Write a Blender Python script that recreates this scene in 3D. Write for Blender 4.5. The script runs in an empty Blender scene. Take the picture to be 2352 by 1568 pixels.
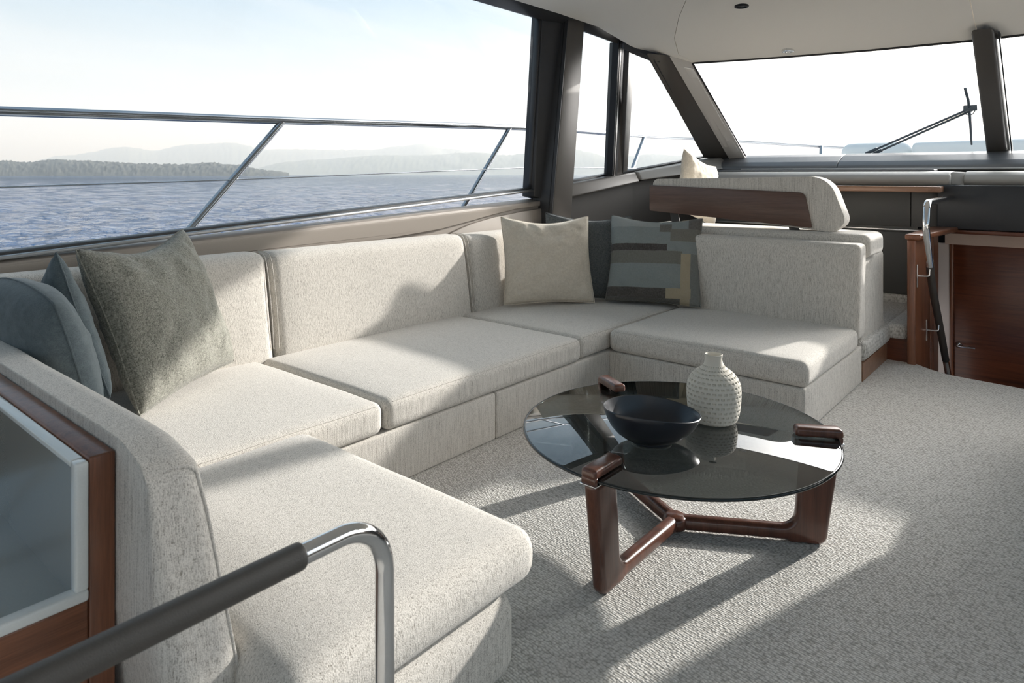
import bpy, bmesh, math, random
from mathutils import Vector, Matrix, noise
random.seed(7)
R = math.radians

# ------------------------------------------------------------------ camera
scene = bpy.context.scene
COL = scene.collection
cam_data = bpy.data.cameras.new('camera')
cam = bpy.data.objects.new('camera', cam_data); COL.objects.link(cam)
cam.location = (0, 0, 1.35)
cam.rotation_euler = (R(90), 0, R(40.2))
cam_data.sensor_width = 36; cam_data.lens = 24
cam_data.shift_y = -384 / 2352
cam_data.clip_start = 0.05; cam_data.clip_end = 60000
cam_data.dof.use_dof = True; cam_data.dof.focus_distance = 3.4; cam_data.dof.aperture_fstop = 7.1
scene.camera = cam

# ------------------------------------------------------------------ view
vs = scene.view_settings
vs.view_transform = 'Standard'; vs.look = 'None'; vs.gamma = 1.0; vs.exposure = 1.2
vs.use_curve_mapping = False
scene.cycles.use_denoising = True
scene.cycles.max_bounces = 14
scene.cycles.diffuse_bounces = 8
scene.cycles.transparent_max_bounces = 24

# ------------------------------------------------------------------ sun + sky
SUN_AZ, SUN_EL = R(17.0), R(19.5)          # azimuth from the bow (+Y) towards starboard (+X)
SUN = Vector((math.sin(SUN_AZ) * math.cos(SUN_EL), math.cos(SUN_AZ) * math.cos(SUN_EL), math.sin(SUN_EL)))
sd = bpy.data.lights.new('sun', 'SUN'); sd.energy = 2.8; sd.angle = R(1.1); sd.color = (1.0, 0.945, 0.89)
sun = bpy.data.objects.new('sun', sd); COL.objects.link(sun)
sun.location = SUN * 40; sun.rotation_euler = (-SUN).to_track_quat('-Z', 'Y').to_euler()

world = bpy.data.worlds.new('sky'); scene.world = world; world.use_nodes = True
def build_world():
    nt = world.node_tree; nt.nodes.clear()
    N = nt.nodes.new; L = nt.links.new
    tc = N('ShaderNodeTexCoord'); sep = N('ShaderNodeSeparateXYZ'); L(tc.outputs['Generated'], sep.inputs[0])
    ramp = N('ShaderNodeValToRGB'); L(sep.outputs['Z'], ramp.inputs[0])
    el = ramp.color_ramp.elements
    stops = [(0.0, (.395, .388, .378)), (.06, (.38, .382, .38)), (.127, (.325, .352, .365)), (.187, (.255, .307, .345)), (.247, (.175, .255, .33)),
             (.36, (.16, .24, .32)), (.6, (.17, .245, .315)), (1, (.175, .24, .31))]
    el[0].position, el[0].color = stops[0][0], stops[0][1] + (1,)
    el[1].position, el[1].color = stops[-1][0], stops[-1][1] + (1,)
    for p, c in stops[1:-1]:
        e = el.new(p); e.color = c + (1,)
    # thin high cloud: direction projected on a flat layer
    zc = N('ShaderNodeMath'); zc.operation = 'ADD'; zc.inputs[1].default_value = .12; L(sep.outputs['Z'], zc.inputs[0])
    cx = N('ShaderNodeMath'); cx.operation = 'DIVIDE'; L(sep.outputs['X'], cx.inputs[0]); L(zc.outputs[0], cx.inputs[1])
    cy = N('ShaderNodeMath'); cy.operation = 'DIVIDE'; L(sep.outputs['Y'], cy.inputs[0]); L(zc.outputs[0], cy.inputs[1])
    comb = N('ShaderNodeCombineXYZ'); L(cx.outputs[0], comb.inputs[0]); L(cy.outputs[0], comb.inputs[1])
    mp = N('ShaderNodeMapping'); mp.inputs['Rotation'].default_value = (0, 0, R(38)); mp.inputs['Scale'].default_value = (1.0, 0.42, 1)
    L(comb.outputs[0], mp.inputs[0])
    nz = N('ShaderNodeTexNoise'); nz.inputs['Scale'].default_value = 1.3; nz.inputs['Detail'].default_value = 7
    nz.inputs['Roughness'].default_value = .6; nz.inputs['Distortion'].default_value = .5
    L(mp.outputs[0], nz.inputs['Vector'])
    cr = N('ShaderNodeMapRange'); cr.inputs[1].default_value = .50; cr.inputs[2].default_value = .78
    L(nz.outputs['Fac'], cr.inputs[0])
    cl = N('ShaderNodeMath'); cl.operation = 'MULTIPLY'; cl.inputs[1].default_value = .65; L(cr.outputs[0], cl.inputs[0])
    mix = N('ShaderNodeMix'); mix.data_type = 'RGBA'; mix.inputs[7].default_value = (.43, .415, .395, 1)
    L(cl.outputs[0], mix.inputs[0]); L(ramp.outputs[0], mix.inputs[6])
    # warm bright air round the sun
    dot = N('ShaderNodeVectorMath'); dot.operation = 'DOT_PRODUCT'; dot.inputs[1].default_value = SUN
    nrm = N('ShaderNodeVectorMath'); nrm.operation = 'NORMALIZE'; L(tc.outputs['Generated'], nrm.inputs[0])
    L(nrm.outputs[0], dot.inputs[0])
    mx = N('ShaderNodeMath'); mx.operation = 'MAXIMUM'; mx.inputs[1].default_value = 0; L(dot.outputs['Value'], mx.inputs[0])
    pw = N('ShaderNodeMath'); pw.operation = 'POWER'; pw.inputs[1].default_value = 12; L(mx.outputs[0], pw.inputs[0])
    gl = N('ShaderNodeMix'); gl.data_type = 'RGBA'; gl.blend_type = 'ADD'; gl.inputs[0].default_value = 1
    sc = N('ShaderNodeVectorMath'); sc.operation = 'SCALE'; sc.inputs[0].default_value = (10.2, 9.8, 9.5); L(pw.outputs[0], sc.inputs['Scale'])
    L(mix.outputs[2], gl.inputs[6]); L(sc.outputs[0], gl.inputs[7])
    bg = N('ShaderNodeBackground'); bg.inputs['Strength'].default_value = 1.0
    L(gl.outputs[2], bg.inputs['Color'])
    out = N('ShaderNodeOutputWorld'); L(bg.outputs[0], out.inputs[0])
build_world()

# ------------------------------------------------------------------ object helpers
def wloc(o):
    v = Vector((0, 0, 0))
    while o is not None:
        v += o.location; o = o.parent
    return v

def mesh_obj(name, verts, faces, mat, parent=None, smooth=False, sharp=None):
    verts = [Vector(v) for v in verts]
    lo = Vector([min(v[i] for v in verts) for i in range(3)]); hi = Vector([max(v[i] for v in verts) for i in range(3)])
    c = (lo + hi) / 2
    if parent is None: c.z = lo.z
    me = bpy.data.meshes.new(name)
    me.from_pydata([v - c for v in verts], [], faces); me.update()
    bm = bmesh.new(); bm.from_mesh(me); bmesh.ops.recalc_face_normals(bm, faces=bm.faces); bm.to_mesh(me); bm.free()
    o = bpy.data.objects.new(name, me); COL.objects.link(o)
    if parent is not None:
        o.parent = parent; o.location = c - wloc(parent)
    else:
        o.location = c
    if mat: me.materials.append(mat)
    if smooth:
        me.polygons.foreach_set('use_smooth', [True] * len(me.polygons))
        if sharp: me.set_sharp_from_angle(angle=R(sharp))
    return o

def bm_obj(name, bm, mat, parent=None, smooth=False, sharp=None):
    bm.verts.ensure_lookup_table(); bm.verts.index_update()
    vs_ = [v.co.copy() for v in bm.verts]; fs = [[v.index for v in f.verts] for f in bm.faces]
    bm.free()
    return mesh_obj(name, vs_, fs, mat, parent, smooth, sharp)

def empty(name, loc):
    o = bpy.data.objects.new(name, None); COL.objects.link(o); o.location = loc; o.empty_display_size = .1
    return o

def tag(o, label, cat, group=None, kind=None):
    o['label'] = label; o['category'] = cat
    if group: o['group'] = group
    if kind: o['kind'] = kind
    return o

def hexa_bm(b, t, bevel=0, seg=2):
    """b, t: four bottom corners and four top corners in the same order"""
    bm = bmesh.new()
    vb = [bm.verts.new(p) for p in b]; vt = [bm.verts.new(p) for p in t]
    n = len(b)
    bm.faces.new(vb[::-1]); bm.faces.new(vt)
    for i in range(n):
        bm.faces.new((vb[i], vb[(i + 1) % n], vt[(i + 1) % n], vt[i]))
    bmesh.ops.recalc_face_normals(bm, faces=bm.faces)
    if bevel:
        bmesh.ops.bevel(bm, geom=list(bm.edges), offset=bevel, segments=seg, profile=.5, affect='EDGES', clamp_overlap=True)
    return bm

def hexa(name, b, t, mat, parent=None, bevel=0, seg=2):
    return bm_obj(name, hexa_bm(b, t, bevel, seg), mat, parent, smooth=bevel > 0, sharp=50 if bevel else None)

def box(name, x0, x1, y0, y1, z0, z1, mat, parent=None, bevel=0, seg=2):
    q = lambda z: [(x0, y0, z), (x1, y0, z), (x1, y1, z), (x0, y1, z)]
    return hexa(name, q(z0), q(z1), mat, parent, bevel, seg)

def prism(name, pts, d0, d1, axis, mat, parent=None, bevel=0, seg=2):
    """extrude a 2D outline along an axis; pts are the two other coordinates in x,y,z order"""
    def P(p, d):
        return {'x': (d, p[0], p[1]), 'y': (p[0], d, p[1]), 'z': (p[0], p[1], d)}[axis]
    return hexa(name, [P(p, d0) for p in pts], [P(p, d1) for p in pts], mat, parent, bevel, seg)

def axis_samples(lo, hi, r, k, m):
    out = [lo + r * (1 - math.cos(math.pi / 2 * i / k)) for i in range(k + 1)]
    a, b = lo + r, hi - r
    out += [a + (b - a) * i / m for i in range(1, m)]
    out += [hi - r * (1 - math.cos(math.pi / 2 * (k - i) / k)) for i in range(k + 1)]
    res = []
    for v in out:
        if not res or v - res[-1] > 1e-6: res.append(v)
    return res

def rbox(name, lo, hi, r, mat, parent=None, k=4, m=10, fn=None):
    """box with rounded edges and enough faces to be puffed or leant by fn(point)"""
    lo = Vector(lo); hi = Vector(hi)
    S = [axis_samples(lo[i], hi[i], r, k, m) for i in range(3)]
    idx = {}; verts = []; faces = []
    def vert(p):
        q = [min(max(p[i], lo[i] + r), hi[i] - r) for i in range(3)]
        d = Vector(p) - Vector(q)
        if d.length > 1e-9: d = d.normalized() * r
        w = Vector(q) + d
        key = (round(w.x, 5), round(w.y, 5), round(w.z, 5))
        if key not in idx:
            idx[key] = len(verts); verts.append(w)
        return idx[key]
    for ax in range(3):
        a, b = [i for i in range(3) if i != ax]
        for side in (lo[ax], hi[ax]):
            g = []
            for u in S[a]:
                row = []
                for v in S[b]:
                    p = [0, 0, 0]; p[ax] = side; p[a] = u; p[b] = v
                    row.append(vert(p))
                g.append(row)
            for i in range(len(g) - 1):
                for j in range(len(g[0]) - 1):
                    f = [g[i][j], g[i + 1][j], g[i + 1][j + 1], g[i][j + 1]]
                    f2 = []
                    for q in f:
                        if q not in f2: f2.append(q)
                    if len(f2) > 2: faces.append(f2)
    if fn: verts = [Vector(fn(v)) for v in verts]
    return mesh_obj(name, verts, faces, mat, parent, smooth=True)

def smooth_path(pts, n=8):
    pts = [Vector(p) for p in pts]; out = []
    for i in range(len(pts) - 1):
        p0 = pts[max(i - 1, 0)]; p1 = pts[i]; p2 = pts[i + 1]; p3 = pts[min(i + 2, len(pts) - 1)]
        for k in range(n):
            t = k / n
            out.append(.5 * ((2 * p1) + (p2 - p0) * t + (2 * p0 - 5 * p1 + 4 * p2 - p3) * t * t + (3 * p1 - p0 - 3 * p2 + p3) * t ** 3))
    out.append(pts[-1]); return out

def fillet(pts, rad, n=8):
    pts = [Vector(p) for p in pts]; out = [pts[0]]
    for i in range(1, len(pts) - 1):
        a = (pts[i - 1] - pts[i]).normalized(); b = (pts[i + 1] - pts[i]).normalized()
        ang = a.angle(b); dist = rad / math.tan(ang / 2)
        s = pts[i] + a * dist; e = pts[i] + b * dist
        bis = (a + b).normalized(); c = pts[i] + bis * (rad / math.sin(ang / 2))
        u = (s - c); v = (e - c); th = u.angle(v)
        for k in range(n + 1):
            t = k / n
            out.append(c + (u * math.sin((1 - t) * th) + v * math.sin(t * th)) / math.sin(th))
    out.append(pts[-1]); return out

def tube(name, path, r, mat, parent=None, seg=16, closed=False):
    path = [Vector(p) for p in path]; n = len(path)
    rr = r if callable(r) else (lambda t: r)
    verts = []; faces = []
    t0 = (path[1] - path[0]).normalized()
    nrm = t0.orthogonal().normalized()
    for i, p in enumerate(path):
        if closed: t = (path[(i + 1) % n] - path[i - 1]).normalized()
        else: t = (path[min(i + 1, n - 1)] - path[max(i - 1, 0)]).normalized()
        nrm = (nrm - t * nrm.dot(t)).normalized(); bn = t.cross(nrm)
        ra = rr(i / max(n - 1, 1))
        for k in range(seg):
            a = 2 * math.pi * k / seg
            verts.append(p + (nrm * math.cos(a) + bn * math.sin(a)) * ra)
    for i in range(n if closed else n - 1):
        j = (i + 1) % n
        for k in range(seg):
            faces.append([i * seg + k, i * seg + (k + 1) % seg, j * seg + (k + 1) % seg, j * seg + k])
    if not closed:
        faces.append(list(range(seg))[::-1]); faces.append([(n - 1) * seg + k for k in range(seg)])
    return mesh_obj(name, verts, faces, mat, parent, smooth=True, sharp=60)

def lathe(name, prof, c, mat, parent=None, seg=48, fn=None, close=True):
    verts = []; faces = []
    for r, z in prof:
        for k in range(seg):
            a = 2 * math.pi * k / seg
            p = Vector((c[0] + r * math.cos(a), c[1] + r * math.sin(a), c[2] + z))
            verts.append(fn(p, r, a, z) if fn else p)
    for i in range(len(prof) - 1):
        for k in range(seg):
            faces.append([i * seg + k, i * seg + (k + 1) % seg, (i + 1) * seg + (k + 1) % seg, (i + 1) * seg + k])
    if close:
        faces.append(list(range(seg))[::-1]); faces.append([(len(prof) - 1) * seg + k for k in range(seg)])
    return mesh_obj(name, verts, faces, mat, parent, smooth=True, sharp=45)

# ------------------------------------------------------------------ materials
class M:
    def __init__(s, name):
        s.m = bpy.data.materials.new(name); s.m.use_nodes = True
        s.nt = s.m.node_tree; s.nt.nodes.clear()
        s.out = s.N('ShaderNodeOutputMaterial')
    def N(s, t, **kw):
        n = s.nt.nodes.new(t)
        for k, v in kw.items():
            if k in n.inputs: n.inputs[k].default_value = v
            else: setattr(n, k, v)
        return n
    def L(s, a, b): s.nt.links.new(a, b)
    def coords(s, scale=(1, 1, 1), rot=(0, 0, 0)):
        tc = s.N('ShaderNodeTexCoord'); mp = s.N('ShaderNodeMapping'); mp.inputs['Scale'].default_value = scale
        mp.inputs['Rotation'].default_value = rot
        s.L(tc.outputs['Object'], mp.inputs[0]); return mp.outputs[0]
    def noise(s, vec, scale=1., detail=2., rough=.5, dist=0.):
        n = s.N('ShaderNodeTexNoise'); n.inputs['Scale'].default_value = scale; n.inputs['Detail'].default_value = detail
        n.inputs['Roughness'].default_value = rough; n.inputs['Distortion'].default_value = dist
        s.L(vec, n.inputs['Vector']); return n.outputs['Fac']
    def ramp(s, fac, stops):
        r = s.N('ShaderNodeValToRGB'); e = r.color_ramp.elements
        e[0].position = stops[0][0]; e[0].color = tuple(stops[0][1]) + (1,)
        e[1].position = stops[-1][0]; e[1].color = tuple(stops[-1][1]) + (1,)
        for p, c in stops[1:-1]:
            q = e.new(p); q.color = tuple(c) + (1,)
        s.L(fac, r.inputs[0]); return r.outputs[0]
    def math(s, op, a, b=None, clamp=False):
        n = s.N('ShaderNodeMath'); n.operation = op; n.use_clamp = clamp
        for i, v in enumerate((a, b)):
            if v is None: continue
            if isinstance(v, (int, float)): n.inputs[i].default_value = v
            else: s.L(v, n.inputs[i])
        return n.outputs[0]
    def mix(s, fac, a, b, blend='MIX'):
        n = s.N('ShaderNodeMix'); n.data_type = 'RGBA'; n.blend_type = blend
        for i, v in ((0, fac), (6, a), (7, b)):
            if isinstance(v, (int, float)): n.inputs[i].default_value = v
            elif isinstance(v, tuple): n.inputs[i].default_value = v + (1,) if len(v) == 3 else v
            else: s.L(v, n.inputs[i])
        return n.outputs[2]
    def bump(s, h, strength, dist):
        b = s.N('ShaderNodeBump'); b.inputs['Strength'].default_value = strength; b.inputs['Distance'].default_value = dist
        s.L(h, b.inputs['Height']); return b.outputs[0]
    def principled(s, color, rough=.5, metallic=0., normal=None, **kw):
        p = s.N('ShaderNodeBsdfPrincipled')
        if isinstance(color, tuple): p.inputs['Base Color'].default_value = color[:3] + (1,)
        else: s.L(color, p.inputs['Base Color'])
        if isinstance(rough, (int, float)): p.inputs['Roughness'].default_value = rough
        else: s.L(rough, p.inputs['Roughness'])
        p.inputs['Metallic'].default_value = metallic
        if normal is not None: s.L(normal, p.inputs['Normal'])
        for k, v in kw.items(): p.inputs[k.replace('_', ' ')].default_value = v
        s.L(p.outputs[0], s.out.inputs['Surface']); return s.m

def plain(name, color, rough=.5, metallic=0., grain=0., gscale=300, **kw):
    m = M(name); v = m.coords()
    n = m.noise(v, gscale, 3)
    c = m.mix(n, tuple(x * (1 - .06) for x in color), tuple(min(1, x * 1.06) for x in color))
    nb = m.bump(n, grain, .002) if grain else None
    return m.principled(c, rough, metallic, nb, **kw)

def sofa_fabric(name, axis, dark=(.28, .252, .216), light=(.68, .643, .588)):
    """cream boucle with slubs running across the given axis"""
    m = M(name)
    a = m.noise(m.coords((360, 360, 9)), 1, 2.0, .5)
    s2 = [330, 330, 330]; s2[axis] = 460
    b = m.noise(m.coords(tuple(s2)), 1, 1.5, .6)
    s3 = [60, 60, 60]; s3[axis] = 300
    cc = m.noise(m.coords(tuple(s3)), 1, 2)
    h = m.math('ADD', m.math('ADD', m.math('MULTIPLY', a, .38), m.math('MULTIPLY', b, .44)), m.math('MULTIPLY', cc, .18))
    mid = tuple((x * .35 + y * .65) for x, y in zip(dark, light))
    col = m.ramp(h, [(.36, dark), (.45, mid), (.53, light), (.64, tuple(min(1, x * 1.12) for x in light))])
    return m.principled(col, .95, 0, m.bump(h, .55, .004), Sheen_Weight=.25, Sheen_Roughness=.5, Specular_IOR_Level=.15)

def woven(name, dark, light, sx=900, sy=900, amt=.5, slub=60):
    m = M(name)
    a = m.noise(m.coords((sx, sx * .16, 40)), 1, 2, .6); b = m.noise(m.coords((sy * .16, sy, 40)), 1, 2, .6)
    c = m.noise(m.coords((slub, slub, slub)), 1, 4, .6)
    h = m.math('ADD', m.math('MULTIPLY', m.math('ADD', a, b), .36), m.math('MULTIPLY', c, .28))
    col = m.ramp(h, [(.38, dark), (.62, light)])
    return m.principled(col, .9, 0, m.bump(h, amt, .003), Sheen_Weight=.2, Specular_IOR_Level=.2)

def wood(name, axis, c0, c1, rough=.32, fine=1., coat=.25):
    m = M(name)
    s = [38 * fine] * 3; s[axis] = 1.7 * fine
    a = m.noise(m.coords(tuple(s)), 1, 5, .62, .7)
    s2 = [7 * fine] * 3; s2[axis] = .8
    b = m.noise(m.coords(tuple(s2)), 1, 3, .5, 1.2)
    s3 = [420] * 3; s3[axis] = 14
    f = m.noise(m.coords(tuple(s3)), 1, 2)
    h = m.math('ADD', m.math('ADD', m.math('MULTIPLY', a, .45), m.math('MULTIPLY', b, .33)), m.math('MULTIPLY', f, .22))
    mid = tuple((x + y) / 2 for x, y in zip(c0, c1))
    col = m.ramp(h, [(.34, c0), (.5, mid), (.66, c1)])
    return m.principled(col, rough, 0, m.bump(f, .05, .001), Coat_Weight=coat, Coat_Roughness=.15)

def thin_glass(name, tint, ior=1.45, gloss=(1, 1, 1)):
    m = M(name)
    t = m.N('ShaderNodeBsdfTransparent'); t.inputs[0].default_value = tint + (1,)
    g = m.N('ShaderNodeBsdfGlossy'); g.inputs['Roughness'].default_value = 0.0; g.inputs['Color'].default_value = gloss + (1,)
    lw = m.N('ShaderNodeLayerWeight'); lw.inputs['Blend'].default_value = .5
    f0 = ((ior - 1) / (ior + 1)) ** 2
    fac = m.math('ADD', m.math('MULTIPLY', m.math('POWER', lw.outputs['Facing'], 5.0), 1 - f0), f0)
    mx = m.N('ShaderNodeMixShader'); m.L(fac, mx.inputs[0]); m.L(t.outputs[0], mx.inputs[1]); m.L(g.outputs[0], mx.inputs[2])
    m.L(mx.outputs[0], m.out.inputs['Surface']); return m.m

FAB_X = sofa_fabric('cream_boucle_x', 0); FAB_Y = sofa_fabric('cream_boucle_y', 1)
MAHOG_Z = wood('mahogany_upright', 2, (.085, .028, .014), (.30, .115, .055))
MAHOG_X = wood('mahogany_cross', 0, (.052, .014, .006), (.175, .048, .019), coat=.15)
MAHOG_Y = wood('mahogany_fore_aft', 1, (.085, .028, .014), (.30, .115, .055))
WALNUT_X = wood('walnut_panel', 0, (.060, .030, .022), (.155, .082, .058), rough=.42)
TABLEWOOD = wood('table_walnut', 2, (.045, .017, .011), (.175, .065, .038), rough=.28, coat=.4)
OAKISH_X = wood('warm_walnut_edge', 0, (.16, .075, .04), (.36, .19, .11), rough=.4)
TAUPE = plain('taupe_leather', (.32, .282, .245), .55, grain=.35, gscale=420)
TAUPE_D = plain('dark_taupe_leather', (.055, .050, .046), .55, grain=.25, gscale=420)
BRONZE = plain('bronze_painted_metal', (.10, .091, .082), .42, .25, grain=.06, gscale=700)
DARKFR = plain('dark_window_frame', (.040, .040, .042), .4)
BLACKR = plain('black_rubber', (.012, .012, .013), .5)
DASH = plain('grey_dash_leather', (.135, .138, .145), .36, grain=.12, gscale=600)
DASH_L = plain('pale_grey_padding', (.30, .288, .268), .48, grain=.15, gscale=600)
CHARC_P = plain('charcoal_panel', (.080, .077, .073), .5, grain=.1, gscale=500)
NAVY_P = plain('dark_navy_panel', (.020, .022, .026), .45)
CEIL = plain('offwhite_headliner', (.87, .84, .775), .75, grain=.12, gscale=900)
POSTLIN = plain('pale_post_lining', (.60, .575, .535), .6, grain=.1, gscale=600)
PAINT = plain('white_gelcoat', (.80, .80, .78), .25)
BEIGE = plain('beige_wall_fabric', (.55, .43, .36), .8, grain=.2, gscale=700)
PINK = plain('pale_rose_wall', (.66, .58, .54), .7)
SHADED_GLOSS = plain('shaded_white_lacquer', (.27, .268, .24), .14, Coat_Weight=.6, Coat_Roughness=.05)  # pale well lining with its shade put into a darker grey-green
WHITE_GLOSS = plain('white_lacquer', (.78, .80, .78), .16, Coat_Weight=.6, Coat_Roughness=.05)
STEEL = plain('polished_steel', (.80, .80, .80), .07, 1.)
BRUSHED = plain('brushed_steel', (.62, .60, .58), .28, 1.)
SATIN = plain('satin_steel', (.42, .42, .42), .42, 1.)
RAILSTEEL = plain('marine_rail_steel', (.42, .43, .45), .14, 1.)
GRIP = plain('dark_leather_grip', (.060, .054, .048), .42, grain=.5, gscale=900)
CERAMIC_D = plain('matt_navy_glaze', (.010, .012, .018), .33, Coat_Weight=.25, Coat_Roughness=.25)
CERAMIC_W = plain('raw_bisque', (.66, .62, .54), .85, grain=.15, gscale=900)
WINGLASS = thin_glass('window_glass', (.97, .98, .98), 1.30)
SMOKED = thin_glass('smoked_glass', (.30, .325, .325), 2.2)
SMOKED_EDGE = plain('smoked_glass_edge', (.012, .016, .016), .08)
LIN_CREAM = woven('cream_linen', (.56, .495, .405), (.78, .71, .60), amt=.35)
LIN_BLUE = woven('slate_blue_velvet', (.075, .098, .108), (.155, .188, .200), 1300, 1300, .2, 40)
TWEED = woven('grey_green_tweed', (.075, .077, .064), (.40, .39, .335), 430, 470, .9, 330)
CHARC_F = woven('charcoal_weave', (.045, .050, .052), (.145, .155, .155), 420, 420, .5, 120)

def carpet_mat():
    m = M('looped_wool_carpet')
    v = m.coords((1, 1, 1), (0, 0, R(8)))
    w = m.N('ShaderNodeTexNoise'); w.inputs['Scale'].default_value = 60; m.L(v, w.inputs['Vector'])
    sc = m.N('ShaderNodeVectorMath'); sc.operation = 'SCALE'; sc.inputs['Scale'].default_value = .006; m.L(w.outputs['Color'], sc.inputs[0])
    ad = m.N('ShaderNodeVectorMath'); ad.operation = 'ADD'; m.L(v, ad.inputs[0]); m.L(sc.outputs[0], ad.inputs[1])
    mp = m.N('ShaderNodeMapping'); mp.inputs['Scale'].default_value = (82, 118, 40); m.L(ad.outputs[0], mp.inputs[0])
    vo = m.N('ShaderNodeTexVoronoi'); vo.inputs['Scale'].default_value = 1; vo.inputs['Randomness'].default_value = .55; m.L(mp.outputs[0], vo.inputs['Vector'])
    h = m.math('SUBTRACT', 1.0, m.math('MULTIPLY', vo.outputs['Distance'], 1.25), True)
    f = m.noise(m.coords((500, 500, 500)), 1, 2)
    big = m.noise(m.coords((1.4, 1.4, 1)), 1, 3)
    hh = m.math('ADD', m.math('MULTIPLY', h, .8), m.math('MULTIPLY', f, .2))
    col = m.ramp(hh, [(.10, (.33, .315, .29)), (.40, (.61, .592, .56)), (.8, (.755, .735, .70))])
    col = m.mix(m.math('MULTIPLY', big, .18), col, (.5, .48, .43))
    return m.principled(col, .97, 0, m.bump(hh, .75, .006), Specular_IOR_Level=.1)
CARPET = carpet_mat()

# ------------------------------------------------------------------ the boat's shell
CX0 = -0.62                                     # centreline of the boat
mir = lambda p: (2 * CX0 - p[0], p[1], p[2])
MID = (-0.62)

floor = box('floor', -3.6, 2.36, -2.9, 5.36, -.12, 0, CARPET)
tag(floor, 'pale looped wool carpet covering the saloon floor round the coffee table', 'floor', kind='structure')
# the strip of carpet up to the head of the stairs, with its curved edge
prism('carpet_edge', [(-3.6, 5.36), (2.36, 5.36), (-.30, 5.361), (-.52, 5.385), (-.72, 5.41), (-.84, 5.48), (-.93, 5.56), (-.96, 5.60), (-1.13, 5.60), (-3.6, 5.60)][0:1] +
      [(-.30, 5.36), (-.52, 5.385), (-.72, 5.41), (-.84, 5.48), (-.93, 5.56), (-.96, 5.60), (-1.13, 5.60), (-3.6, 5.60)], -.12, 0, 'z', CARPET, floor)

# --- port wall
def zin(y): return .95 + (y - .83) * .0413        # top of the leather lining
def zgl(y): return 1.005 + (y - .83) * .0608      # lower edge of the glass
wl = hexa('wall_left', [(-3.62, -2.9, -.1), (-3.62, 4.68, -.1), (-3.78, 4.68, -.1), (-3.78, -2.9, -.1)],
          [(-3.62, -2.9, zin(-2.9)), (-3.62, 4.68, zin(4.68)), (-3.78, 4.68, zin(4.68)), (-3.78, -2.9, zin(-2.9))], TAUPE)
tag(wl, 'taupe leather lined side wall below the big saloon window, behind the long sofa', 'wall', kind='structure')
arc = [(3.50, .80), (3.50, .885), (3.56, .918), (3.66, .945), (3.77, .972), (4.015, 1.008), (4.34, 1.037), (4.68, 1.058), (4.68, .80)]
prism('arched_panel', arc, -3.62, -3.588, 'x', TAUPE, wl, .006)
roll = [(-2.9, .80), (2.0, .885), (2.5, .893), (3.0, .921), (3.45, .952), (3.75, .992), (4.015, 1.03), (4.35, 1.07), (4.66, 1.10), (4.66, zin(4.66)), (-2.9, zin(-2.9))]
prism('padded_rail', roll, -3.622, -3.598, 'x', TAUPE, wl, .011, 3)
hexa('sill_shelf', [(-3.60, -2.9, zin(-2.9) - .03), (-3.60, 4.68, zin(4.68) - .03), (-3.72, 4.68, zin(4.68) - .03), (-3.72, -2.9, zin(-2.9) - .03)],
     [(-3.60, -2.9, zin(-2.9) + .012), (-3.60, 4.68, zin(4.68) + .012), (-3.72, 4.68, zin(4.68) + .03), (-3.72, -2.9, zin(-2.9) + .03)], TAUPE, wl, .006)

def window(n, label, corners, frame_mat, fw=(.03, .03, .03, .03), depth=.05, group=None, outn=Vector((-1, 0, .15))):
    """corners: bottom aft, bottom fwd, top fwd, top aft of the clear opening"""
    e = empty('window_%d' % n, Vector(corners[0])); tag(e, label, 'window', group, 'structure')
    P = [Vector(c) for c in corners]; c = sum(P, Vector()) / len(P)
    outn = outn.normalized()
    m = len(P)
    for i in range(m):
        a, b = P[i], P[(i + 1) % m]
        if fw[i] <= 0: continue
        def off(p, w):
            d = (p - c); return p + d.normalized() * w * 1.35
        oa, ob = off(a, fw[i]), off(b, fw[i])
        hexa('frame', [a, b, ob, oa], [a + outn * depth, b + outn * depth, ob + outn * depth, oa + outn * depth], frame_mat, e, .003, 1)
    q = [p + (p - c).normalized() * .015 + outn * depth * .6 for p in P]
    hexa('pane', q, [p + outn * .008 for p in q], WINGLASS, e)
    return e

w1 = window(1, 'long saloon window with a slim dark frame above the sofa', [(-3.64, -2.75, zgl(-2.75)), (-3.64, 4.555, zgl(4.555)), (-3.37, 4.33, 2.60), (-3.37, -2.75, 2.66)], DARKFR, (.05, .02, .03, .05))
w1['label'] = 'long saloon window with a slim dark frame above the sofa, looking out to sea'
hexa('sill_strip', [(-3.61, -2.75, zgl(-2.75) - .030), (-3.61, 4.62, zgl(4.62) - .030), (-3.68, 4.62, zgl(4.62) - .030), (-3.68, -2.75, zgl(-2.75) - .030)],
     [(-3.61, -2.75, zgl(-2.75) - .012), (-3.61, 4.62, zgl(4.62) - .012), (-3.68, 4.62, zgl(4.62) - .006), (-3.68, -2.75, zgl(-2.75) - .006)], SATIN, w1, .004)
hexa('stile', [(-3.615, 4.575, 1.16), (-3.56, 4.72, 1.12), (-3.72, 4.74, 1.12), (-3.74, 4.56, 1.16)],
     [(-3.35, 4.345, 2.70), (-3.30, 4.64, 2.72), (-3.46, 4.64, 2.72), (-3.46, 4.345, 2.70)], DARKFR, w1, .006)
hexa('header', [(-3.36, -2.9, 2.605), (-3.36, 4.66, 2.59), (-3.20, 4.66, 2.655), (-3.20, -2.9, 2.655)],
     [(-3.45, -2.9, 2.80), (-3.45, 4.66, 2.80), (-3.20, 4.66, 2.80), (-3.20, -2.9, 2.80)], DARKFR, w1, .005)

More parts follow.
